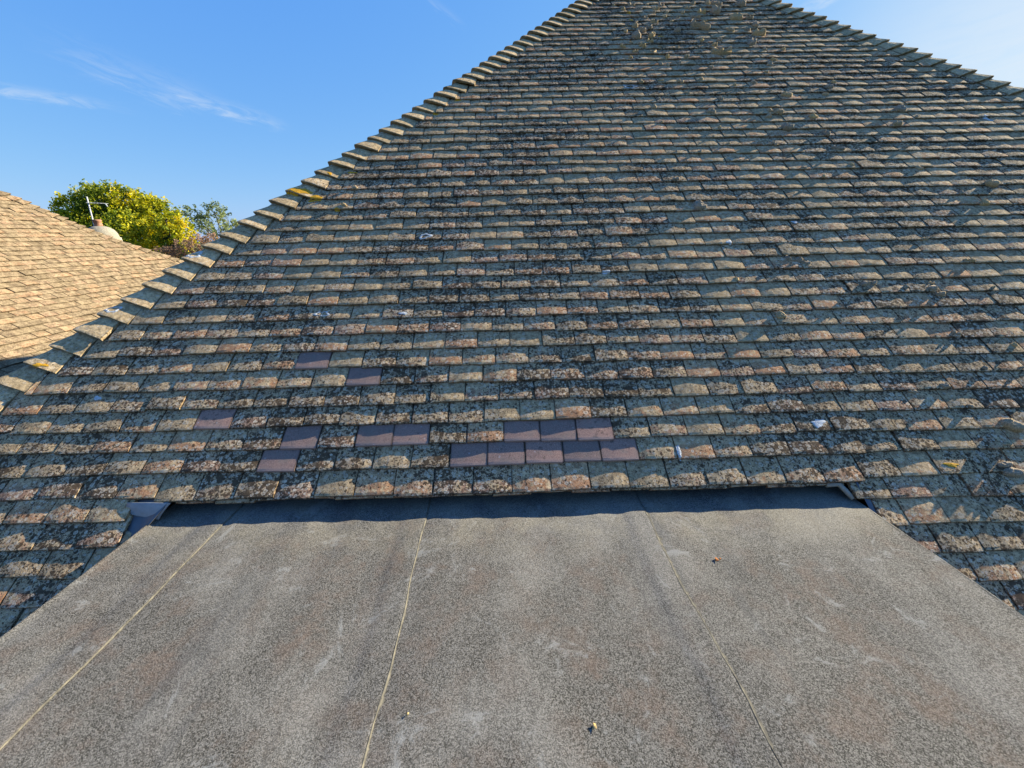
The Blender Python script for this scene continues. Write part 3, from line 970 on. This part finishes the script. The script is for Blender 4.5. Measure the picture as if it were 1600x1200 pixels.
for d in nt:
    V, F, U = NV[d['v']]
    if d.get('part'):
        o = link('roof_tile', nme[d['v']], n_roof)
        o.matrix_basis = tile_matrix(NEXT, d['c'], d['q'], d['h'], d['a'], d['t'], d['r'])
    else:
        Wd = place(V, NEXT, d['c'], d['q'], d['h'], d['a'], d['t'], d['r'])
        if d['edge']: Wd[:, 1] = np.minimum(Wd[:, 1], NEXT.O[1] + nhip(d['q']) - 0.205 - 0.14 * (Wd @ NEXT.es - NEXT.O @ NEXT.es - d['q']))
        SV.append(Wd); SF += [tuple(i + ns for i in q) for q in F]; SU.append(U); ST2.append(np.full(len(Wd), d['tid'] * 71.0 + 1)); ns += len(Wd)
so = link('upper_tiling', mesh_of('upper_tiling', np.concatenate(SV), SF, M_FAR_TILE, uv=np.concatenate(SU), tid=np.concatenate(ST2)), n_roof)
so['kind'] = 'stuff'
# its hip tiles: the same angular tile turned to the far hip
rotm = np.array([[0, -1, 0], [1, 0, 0], [0, 0, 1]])      # front face -> this face (a quarter turn); its right-hand hip is the mirrored tile
far_hip = [mesh_of('hip_tile', V @ rotm.T, F, M_FAR_TILE, uv=U) for V, F, U in hip_mr]
for n in range(24, 96):
    q = n * GAUGE
    P0 = NEXT.p(nhip(q + 0.055), q + 0.055, 0.042) + nrng.normal(0, 0.004, 3)
    o = link('hip_tile', far_hip[int(nrng.integers(0, 5))], n_roof)
    m_ = Matrix.Rotation(nrng.normal(0, R(1.5)), 4, 'Z'); m_.translation = Vector(P0)
    o.matrix_basis = m_
# chimney on the far slope
chx, chy = -9.35, 8.02
mb = MB()
v, f = box_arrays(chx - 0.21, chx + 0.21, chy - 0.21, chy + 0.21, -0.2, 1.08)
mb.add(v, f)
ch = mb.obj('chimney', M_WALL, nh)
mb = MB()
mb.lathe([(0.27, 1.02), (0.275, 1.10), (0.262, 1.17), (0.225, 1.24), (0.165, 1.29), (0.10, 1.315), (0.02, 1.32)], (chx, chy, 0), 18)
mb.obj('mortar_cap', M_FLAUNCH, ch, True)
mb = MB()
mb.lathe([(0.074, 1.28), (0.070, 1.34), (0.066, 1.41), (0.078, 1.42), (0.078, 1.45), (0.062, 1.451), (0.058, 1.33)], (chx, chy, 0), 18)
mb.obj('chimney_pot', M_TERRA, ch, True)
for a, b_, c_, d_ in ((float(ea[0]) - 0.7, float(ea[0]) - 0.45, -5.6, float(eb[1]) - 0.75), (float(ec[0]) + 0.45, float(ec[0]) + 0.7, -5.6, float(eb[1]) - 0.75), (float(ec[0]) + 0.45, float(ea[0]) - 0.45, float(eb[1]) - 0.74, float(eb[1]) - 0.5)):
    v, f = box_arrays(a, b_, c_, d_, GZ, float(ea[2]) + 0.25)
    link('wall', mesh_of('wall', v, f, M_WALL), nh)
# television aerial beside the chimney
aer = thing('tv_aerial', 'thin metal aerial mast with one crossbar beside the chimney', 'aerial', (-9.95, 8.5, 1.0))
mb = MB(); mb.tube([(-9.93, 8.48, 0.75), (-9.96, 8.56, 1.40), (-10.04, 8.72, 1.97)], [0.016, 0.015, 0.013], 8); mb.obj('mast', M_STEEL, aer, True)
mb = MB(); mb.tube([(-10.06, 8.69, 1.845), (-9.63, 8.67, 1.815)], [0.011, 0.010], 6)
for k in range(6):
    x = -10.0 + 0.073 * k
    ln = 0.085 - 0.006 * k
    mb.tube([(x, 8.69 - ln, 1.842 - .005 * k), (x, 8.69 + ln, 1.842 - .005 * k)], [0.005, 0.005], 5)
mb.tube([(-9.63, 8.67, 1.815), (-9.60, 8.665, 1.75)], [0.012, 0.012], 6)
mb.obj('crossbar', M_STEEL, aer, True)

# ------------------------------------------------------------------ trees beyond the houses
def leaves(lobes, count, size, seed, shell=0.55, clump=26, turn=0.0):
    """leaf-sized faces in clumps through the volume of each lobe"""
    g = np.random.default_rng(seed)
    vol = np.array([l[3] ** 2 for l in lobes]); vol = vol / vol.sum()
    xm = float(np.mean([l[0] for l in lobes])); xs = float(np.ptp([l[0] for l in lobes])) / 2
    P = []; K = []
    for (x, y, z, r), w_ in zip(lobes, vol):
        nc = max(3, int(count * w_ / clump))
        d = g.normal(size=(nc, 3)); d /= np.linalg.norm(d, axis=1)[:, None]
        rad = r * (shell + (1.08 - shell) * g.random(nc) ** 0.6)
        cc = np.array([x, y, z]) + d * rad[:, None]
        cv = g.random(nc)
        off = g.normal(size=(nc, clump, 3)) * (r * 0.105)
        P.append((cc[:, None, :] + off).reshape(-1, 3)); K.append(np.repeat(cv + turn * (x - xm) / max(0.5, xs), clump))
    P = np.concatenate(P); K = np.concatenate(K)
    n_ = len(P)
    a = g.normal(size=(n_, 3)); a /= np.linalg.norm(a, axis=1)[:, None]
    b_ = np.cross(a, g.normal(size=(n_, 3))); b_ /= np.linalg.norm(b_, axis=1)[:, None]
    s_ = size * g.uniform(0.6, 1.3, n_)[:, None]
    V = np.stack([P - a * s_, P + b_ * s_ * 0.55, P + a * s_, P - b_ * s_ * 0.55], 1).reshape(-1, 3)
    F = [(4 * i, 4 * i + 1, 4 * i + 2, 4 * i + 3) for i in range(n_)]
    lr = np.repeat(np.clip(0.25 + 0.6 * K + g.normal(0, 0.14, n_), 0, 1.6), 4)
    return V, F, lr, P


def tree(name, label, cat, base, lobes, count, size, mat, seed, trunk_r, bark=None, group=None, **kw):
    bark = bark or M_BARK
    t_ = thing(name, label, cat, base, group)
    V, F, lr, P = leaves(lobes, count, size, seed, **kw)
    link('crown', mesh_of('crown', V, F, mat, tid=lr, attr='lr'), t_)
    g = random.Random(seed)
    mb = MB()
    cx = sum(l[0] for l in lobes) / len(lobes); cy = sum(l[1] for l in lobes) / len(lobes); cz = min(l[2] for l in lobes)
    fork = Vector((base[0] * .5 + cx * .5, base[1] * .5 + cy * .5, base[2] + (cz - base[2]) * 0.75))
    mid_ = Vector(base).lerp(fork, 0.5) + Vector((g.uniform(-.1, .1), g.uniform(-.1, .1), 0))
    mb.tube([base, mid_, fork], [trunk_r, trunk_r * 0.8, trunk_r * 0.62], 9)
    mb.obj('trunk', bark, t_, True)
    mb = MB()
    for l in lobes:
        tip = Vector(l[:3]); m1 = fork.lerp(tip, 0.5) + Vector((g.uniform(-.3, .3), g.uniform(-.3, .3), 0.15))
        mb.tube([fork, m1, tip], [trunk_r * 0.5, trunk_r * 0.3, trunk_r * 0.12], 6)
        for k in range(7):
            d = Vector((g.gauss(0, 1), g.gauss(0, 1), g.gauss(0.35, 1))).normalized()
            st = m1.lerp(tip, g.uniform(0.2, 1.0))
            e_ = Vector(l[:3]) + d * l[3] * g.uniform(0.7, 1.0)
            mb.tube([st, st.lerp(e_, 0.5) + Vector((0, 0, .08)), e_], [trunk_r * 0.10, trunk_r * 0.06, trunk_r * 0.025], 4, cap=False)
    lb = mb.obj('limb', bark, t_, True)
    lb.name = 'limbs'; lb['kind'] = 'stuff'
    return t_

BIG = [(-28.26,26.80,2.81,1.07),(-27.85,27.81,3.40,1.10),(-26.06,27.26,3.17,1.30),(-25.21,27.71,2.79,1.32),(-23.84,27.58,2.36,1.25),(-21.67,25.79,1.50,1.05),(-24.52,25.51,1.06,1.60),(-24.69,27.41,0.50,1.58),(-27.17,26.49,1.89,1.42),(-28.37,26.29,1.52,1.07),(-23.47,27.84,0.58,0.99)]
SPARSE = [(-32.36,42.68,3.36,0.90),(-30.79,43.60,3.73,1.03),(-28.83,42.45,2.79,0.84),(-31.66,42.65,2.37,1.02),(-29.17,41.32,1.69,0.88),(-28.00,42.68,2.54,0.28)]
SHRUB = [(-20.90,22.51,0.03,0.48),(-19.57,22.13,0.24,0.55),(-18.84,22.48,0.44,0.62),(-17.88,22.48,0.72,0.58),(-16.49,21.74,0.85,0.50)]
tree('broadleaf_tree', 'big dense tree with leaves turning yellow, behind the chimney', 'tree', (-25.2, 27.0, GZ), BIG, 46000, 0.088, M_LEAF_Y, 5, 0.26, turn=0.22)
tree('slender_tree', 'sparse pale green tree with sky showing through, right of the yellow tree', 'tree', (-30.3, 42.7, GZ), SPARSE, 3600, 0.10, M_LEAF_G, 8, 0.16, shell=0.35, clump=18)
tree('twiggy_shrub', 'low twiggy russet and pinkish shrub just left of the tile hip', 'shrub', (-18.8, 22.3, GZ), SHRUB, 4200, 0.055, M_LEAF_P, 13, 0.10, bark=M_TWIG, shell=0.2, clump=14)
# small dark conifer in front of the yellow tree
con = thing('conifer', 'small dark green conifer in front of the yellow tree', 'tree', (-21.5, 25.2, GZ))
mb = MB(); mb.tube([(-21.5, 25.2, GZ), (-21.5, 25.2, 2.2)], [0.12, 0.02], 8); mb.obj('trunk', M_BARK, con, True)
V, F, lr, P = leaves([(-21.5, 25.2, 2.1 - 0.35 * k, 0.12 + 0.085 * k) for k in range(9)], 5200, 0.06, 31, shell=0.3, clump=14)
link('crown', mesh_of('crown', V, F, M_LEAF_D, tid=lr, attr='lr'), con)

# ------------------------------------------------------------------ moss, lichen, leaves lying on the roof
def hit(x, q):
    o_ = Vector(FRONT.p(x, q, 0.4))
    loc, nor, idx, dist = BVH.ray_cast(o_, -Vector(FRONT.n), 1.0)
    return loc if loc is not None else Vector(FRONT.p(x, q, 0.01))


def moss_arrays(seed, elong=1.0):
    """a lumpy cushion: several domes grown together, ragged at the foot"""
    g = np.random.default_rng(seed)
    nu, nv = 18, 8
    k = int(g.integers(3, 7))
    cx = g.normal(0, 0.42, k) * elong; cy = g.normal(0, 0.34, k); cr = g.uniform(0.38, 0.72, k)
    ph = g.uniform(0, 6.28, 4)
    def hgt(x, y):
        d = [math.sqrt(max(0.0, r_ * r_ - (x - a) ** 2 - (y - b_) ** 2)) * 1.15 for a, b_, r_ in zip(cx, cy, cr)]
        return max(d) + 0.10 * math.sin(7 * x + ph[0]) * math.sin(8 * y + ph[1])
    V = []
    for j in range(nv + 1):
        for i in range(nu):
            lo = 2 * math.pi * i / nu
            rim = 0.0
            for s_ in np.linspace(1.6, 0.25, 28):
                if hgt(s_ * math.cos(lo), s_ * math.sin(lo)) > 0.16: rim = s_; break
            rim = max(rim, 0.3) * (1 + 0.05 * math.sin(9 * lo + ph[2]))
            if j == nv:
                V.append((rim * 0.93 * math.cos(lo), rim * 0.93 * math.sin(lo), -0.30)); continue
            s_ = rim * (j / (nv - 1)) ** 0.85
            x, y = s_ * math.cos(lo), s_ * math.sin(lo)
            z = 1.35 * max(0.02, hgt(x, y)) * (1.0 if j < nv - 1 else 0.35) + g.normal(0, 0.035)
            V.append((x * (1 + g.normal(0, 0.02)), y, z))
    F = []
    for j in range(nv):
        for i in range(nu):
            a = j * nu + i; b_ = j * nu + (i + 1) % nu
            F.append((a, a + nu, b_ + nu, b_))
    return V, F


moss_me = [mesh_of('moss_clump', *moss_arrays(60 + i, (1.0, 1.15, 1.35, 1.6, 1.05, 1.25)[i % 6]), M_MOSS, True) for i in range(12)]
MOSS=[ (0.773,4.889,0.015),(0.947,4.883,0.031),(1.106,4.883,0.021),(1.26,4.86,0.026),(0.846,4.769,0.023),(0.993,4.771,0.02),(1.034,4.773,0.015),(1.18,4.769,0.025),(1.124,4.69,0.03),(1.269,4.691,0.02),(1.236,4.586,0.02),(1.033,4.559,0.02),(0.945,4.479,0.024),(1.101,4.454,0.034),(0.902,4.376,0.029),(1.035,4.341,0.024),(0.791,4.256,0.019),(0.946,4.276,0.029),(0.875,4.149,0.047),(1.024,4.146,0.042),(0.8,4.037,0.018),(0.972,4.044,0.028),(0.886,3.957,0.027),(0.712,3.949,0.021),(0.805,3.859,0.018),(0.968,3.842,0.018),(0.74,3.744,0.022),(1.076,3.74,0.022),(1.242,3.735,0.02),(0.992,3.617,0.017),(1.042,3.609,0.022),(1.16,3.647,0.017),(0.583,3.528,0.015),(0.759,3.321,0.021),(0.929,3.336,0.013),(1.094,3.314,0.025),(1.264,3.343,0.021),(1.048,3.948,0.016),(1.215,3.94,0.018),(1.383,3.939,0.009),(1.548,3.945,0.021),(1.416,3.546,0.019),(1.458,4.051,0.019),(1.619,4.05,0.019),(1.284,4.258,0.033),(1.277,4.48,0.02),(1.505,4.775,0.025),(1.437,4.66,0.02),(1.533,4.564,0.049),(1.606,4.654,0.035),(1.769,4.648,0.05),(1.928,4.499,0.083),(2.05,4.526,0.022),(1.523,4.335,0.067),(2.023,4.338,0.048),(1.784,4.244,0.024),(1.951,4.248,0.024),(2.022,4.162,0.052),(1.961,4.061,0.019),(1.897,3.977,0.041),(1.56,3.793,0.058),(1.976,3.86,0.018),(2.084,4.839,0.056),(1.737,4.881,0.031),(1.583,4.884,0.026),(1.823,4.857,0.031),(1.842,3.443,0.017),(1.688,3.27,0.019),(1.586,3.537,0.009),(1.359,4.559,0.017),(1.6,4.481,0.015),(2.027,4.856,0.021),(0.855,3.057,0.016),(0.79,2.925,0.022),(0.548,2.822,0.015),(0.808,2.714,0.012),(1.104,3.133,0.019),(1.355,3.037,0.019),(1.214,2.846,0.031),(1.779,3.133,0.019),(1.866,3.068,0.039),(1.712,2.833,0.062),(1.639,2.765,0.025),(1.72,2.603,0.036),(1.218,2.622,0.015),(0.486,2.524,0.012),(0.829,2.333,0.011),(0.992,2.326,0.014),(1.23,2.418,0.009),(1.558,2.401,0.02),(0.752,2.021,0.022),(1.14,2.512,0.009),(0.299,2.898,0.019),(1.264,3.347,0.02),(0.758,3.325,0.023),(1.686,3.267,0.017),(1.842,3.432,0.024),(1.928,3.581,0.028),(1.989,3.656,0.021),(0.584,3.531,0.01),(1.517,3.234,0.016),(2.144,3.849,0.018),(2.323,3.647,0.014),(2.57,3.538,0.01),(2.346,3.241,0.017),(2.278,3.159,0.029),(2.114,3.158,0.02),(2.205,3.063,0.026),(2.287,2.957,0.013),(2.676,2.823,0.037),(1.965,2.739,0.031),(2.536,2.619,0.03),(2.765,2.721,0.021),(1.968,2.525,0.027),(1.976,2.325,0.023),(2.47,2.33,0.017),(1.983,2.138,0.022),(1.655,2.115,0.016),(2.447,2.085,0.022),(1.744,2.013,0.013),(2.795,1.904,0.032),(2.565,1.82,0.016),(2.641,1.711,0.033),(2.104,1.406,0.021),(2.263,1.223,0.024),(1.958,0.995,0.042),(1.957,1.062,0.014),(2.28,1.021,0.011),(1.896,0.719,0.016),(2.144,0.641,0.016),(1.799,1.033,0.018),(1.606,1.059,0.04),(1.894,0.727,0.016),(1.914,0.513,0.013),(1.671,0.422,0.021),(1.509,0.398,0.015),(1.831,0.216,0.038),(1.774,0.124,0.017),(1.7,0.039,0.03),(1.709,0.002,0.033),(2.08,0.505,0.012),(1.716,0.313,0.012),(1.296,1.267,0.046),(1.024,0.849,0.037),(0.892,1.122,0.018),(0.84,1.752,0.045),(1.597,1.054,0.039),(-1.392,2.002,0.017),(-1.437,1.834,0.019),(-1.396,2.003,0.015) ]
mrng = np.random.default_rng(77)
kept = []
for x, q, r in MOSS:
    if all((x - a) ** 2 + (q - b_) ** 2 > (0.6 * (r + c_)) ** 2 for a, b_, c_ in kept): kept.append((x, q, r))
BIGLAB = {
    (1.928, 4.499): 'widest arched moss clump near the roof top', (1.523, 4.335): 'broad lumpy moss clump in the top belt, lower left of the widest arched clump',
    (1.56, 3.793): 'drooping moss clump hanging over a tile lip below the crowded belt', (1.897, 3.977): 'upright tan moss clump at the lower right end of the crowded belt',
    (2.022, 4.162): 'flat wide moss clump just above the upright tan clump', (1.712, 2.833): 'dark-based moss cluster on the upper right courses, biggest below the belt',
    (2.084, 4.839): 'flat moss clump at the very top right end of the crowded belt', (1.769, 4.648): 'flat pale moss clump directly left of the widest arched clump',
    (1.533, 4.564): 'slanting moss clump left of the flat pale clump in the belt', (2.023, 4.338): 'moss clump just right of and below the widest arched clump',
    (0.875, 4.149): 'flat moss clump at the lower left of the belt, left one of a pair', (1.024, 4.146): 'flat moss clump at the lower left of the belt, right one of a pair',
    (1.72, 2.603): 'flattish moss clump a step below the dark-based cluster', (1.866, 3.068): 'slanting pale moss clump a step above the dark-based cluster',
    (1.831, 0.216): 'egg-shaped moss clump near the right end of the lowest courses, highest of three', (1.774, 0.124): 'thin moss tuft between the egg-shaped clump and the lowest clump at right',
    (1.7, 0.039): 'lowest moss clump on the roof, right of the orange lichen patch', (1.606, 1.059): 'knobbly moss clump on the middle courses near the right edge',
    (1.296, 1.267): 'wide low moss clump on the middle courses, left of the knobbly one', (0.84, 1.752): 'moss clump alone on the middle courses above the small white spot',
    (1.024, 0.849): 'moss clump standing alone low on the right half, above the brightest white patch', (0.892, 1.122): 'moss clump left of the wide low clump on the middle courses'}
for x, q, r in kept:
    r = min(r, 0.034 + (r - 0.034) * 0.6)
    o = link('moss_clump', moss_me[int(mrng.integers(0, 12))])
    p = hit(x, q)
    rot = Matrix((Vector(FRONT.ex), Vector(FRONT.es), Vector(FRONT.n))).transposed().to_4x4()
    sq = mrng.uniform(0.8, 1.15)
    m_ = rot @ Matrix.Rotation(mrng.uniform(-0.5, 0.5) + (math.pi if mrng.random() < .5 else 0), 4, 'Z') @ Matrix.Diagonal((r * 1.15, r * 0.90 * sq, r * (mrng.uniform(0.85, 1.2) if q > 3.7 else mrng.uniform(0.65, 0.9)), 1))
    m_.translation = p
    o.matrix_basis = m_
    lab = BIGLAB.get((x, q))
    if lab is None:
        if q > 3.9: lab, grp = 'small pale moss tuft in the crowded belt along the topmost courses', 'moss tufts along the topmost courses'
        elif q > 2.25: lab, grp = 'small pale moss tuft on the thinly dotted upper courses below the crowded belt', 'moss tufts on the upper courses'
        elif x > 0.7: lab, grp = 'small moss tuft on the right half of the middle and lower courses', 'moss tufts on the lower courses'
        else: lab, grp = 'tiny moss tuft on the courses just right of the orange lichen on the hip', 'moss tufts near the left hip'
    else:
        grp = 'large moss clumps'
    tag(o, lab, 'moss', grp)


def patch(name, x, q, rx, rq, mat, seed, hollow=0.0):
    g = np.random.default_rng(seed)
    n_, m_ = 26, 6
    ph = g.uniform(0, 6.28, 6)
    V, F = [], []
    ok = True
    for j in range(m_ + 1):
        s_ = hollow + (1 - hollow) * j / m_
        for i in range(n_):
            a = 2 * math.pi * i / n_
            e_ = 1 + 0.20 * math.sin(2 * a + ph[0]) + 0.16 * math.sin(3 * a + ph[1]) + 0.12 * math.sin(5 * a + ph[2]) + g.normal(0, 0.07)
            p = hit(x + rx * s_ * e_ * math.cos(a), q + rq * s_ * e_ * math.sin(a))
            lift = 0.0016 * (1 - (j / m_) ** 3) + 0.0003 + g.uniform(0, 0.0005)
            if hollow and j == 0: lift = 0.0003
            V.append(tuple(p + Vector(FRONT.n) * lift))
    for j in range(m_):
        for i in range(n_):
            a = j * n_ + i; b_ = j * n_ + (i + 1) % n_
            F.append((a, b_, b_ + n_, a + n_))
    if not hollow: F.append(tuple(reversed(range(n_))))
    return link(name, mesh_of(name, V, F, mat))

WHITE = [(0.997,0.248,0.030,0.019,0,'white splash-like lichen patch on the lower right courses, the brightest one'),
         (0.335,0.131,0.012,0.028,0,'upright pale oval lichen patch right of the lowest purple tiles'),
         (-2.507,0.997,0.035,0.027,.62,'white lichen ring on a lower left hip tile'),
         (-2.217,1.395,0.034,0.034,.55,'white lichen ring on a left hip tile beside the russet shrub'),
         (-1.386,0.946,0.034,0.020,.7,'thin white lichen ring on a plain tile right of the lower hip tiles'),
         (0.937,1.418,0.020,0.014,0,'small white lichen spot on the middle right of the roof'),
         (0.168,1.199,0.024,0.011,0,'small smeared white lichen patch near the middle of the roof'),
         (1.395,1.584,0.020,0.010,0,'thin white lichen streak on the middle courses left of the right hip'),
         (3.284,2.685,0.024,0.035,0,'pale bluish lichen patch close to the right hip'),
         (0.663,3.263,0.060,0.030,.8,'wide open lichen ring on the upper courses'),
         (-0.952,0.933,0.020,0.011,0,'small white lichen spot near the middle left of the roof'),
         (-2.350,0.470,0.018,0.012,0,'white lichen spot near the lower end of the left hip'),
         (-0.885,1.526,0.034,0.024,.6,'pale lichen ring on the middle courses')]
ORANGE = [(-1.759,1.968,0.072,0.040,'largest orange lichen patch, on the left hip tiles'),
          (-1.631,1.905,0.052,0.026,'orange lichen patch on the tile just right of the largest orange patch'),
          (-2.702,0.653,0.030,0.012,'orange lichen patch on the lowest hip tiles beside the tan roof'),
          (-1.437,2.176,0.028,0.013,'orange lichen patch tucked beside a hip tile above the largest orange patch'),
          (-1.581,2.153,0.014,0.018,'small orange lichen spot on a hip tile above the largest orange patch'),
          (-0.752,3.095,0.024,0.013,'orange lichen patch beside an upper left hip tile, highest of those on the left hip'),
          (-0.913,2.903,0.022,0.013,'orange lichen patch beside an upper left hip tile, second highest on that hip'),
          (-1.469,1.792,0.015,0.014,'orange lichen speck on a plain tile below the left hip'),
          (0.888,4.53,0.022,0.018,'orange lichen patch in the moss belt, lower one at its left end'),
          (0.900,4.711,0.022,0.018,'orange lichen patch in the moss belt, upper one at its left end'),
          (1.923,4.575,0.028,0.018,'orange lichen patch beside the widest moss clump at the top'),
          (1.483,0.040,0.028,0.011,'orange lichen patch on the lower right courses near the dormer corner'),
          (1.102,4.169,0.024,0.015,'orange lichen patch in the moss belt, beside two wide clumps')]
for i, (x, q, a, b_, hw, lab) in enumerate(WHITE):
    tag(patch('lichen_patch', x, q, a, b_, M_WHITE, 900 + i, hw), lab, 'lichen', 'white lichen patches')
for i, (x, q, a, b_, lab) in enumerate(ORANGE):
    tag(patch('orange_lichen_patch', x, q, a, b_, M_ORANGE, 950 + i), lab, 'lichen', 'orange lichen patches')

# bits of leaf on the flat roof
def leaf_bit(name, x, y, size, mat, seed, label):
    g = np.random.default_rng(seed)
    V, F = [], []
    n_ = 9
    for j in range(n_):
        s_ = j / (n_ - 1)
        w_ = size * 0.42 * math.sin(math.pi * min(1, s_ * 0.95 + 0.03)) * (1 + g.normal(0, 0.18))
        a = 0.9 * s_
        cx = size * s_ * math.cos(a); cy = size * s_ * math.sin(a)
        zz = 0.002 + 0.003 * math.sin(math.pi * s_) + 0.08 * size * s_ * s_
        for k in (-1, 0, 1):
            V.append((x + cx - math.sin(a) * w_ * k, y + cy + math.cos(a) * w_ * k, flat_z(y) + ripple(x, y) + zz + 0.25 * w_ * abs(k)))
    for j in range(n_ - 1):
        for k in range(2):
            a = j * 3 + k
            F.append((a, a + 1, a + 4, a + 3))
    o = link(name, mesh_of(name, V, F, mat))
    md = o.modifiers.new('thickness', 'SOLIDIFY'); md.thickness = 0.0008
    tag(o, label, 'leaf')
leaf_bit('dead_leaf', 0.300, -0.345, 0.016, M_DRYLEAF, 1, 'reddish brown scrap of dead leaf on the flat roof')
leaf_bit('dead_leaf', 0.318, -0.340, 0.009, M_DRYLEAF, 4, 'smaller russet crumb touching the reddish scrap of leaf')
leaf_bit('curled_leaf', -0.224, -0.818, 0.012, M_STRAW, 2, 'curled straw-coloured scrap of leaf on the near part of the flat roof')
leaf_bit('straw_scrap', -0.665, -0.780, 0.007, M_STRAW, 3, 'tiny pale scrap lying beside the middle seam line')
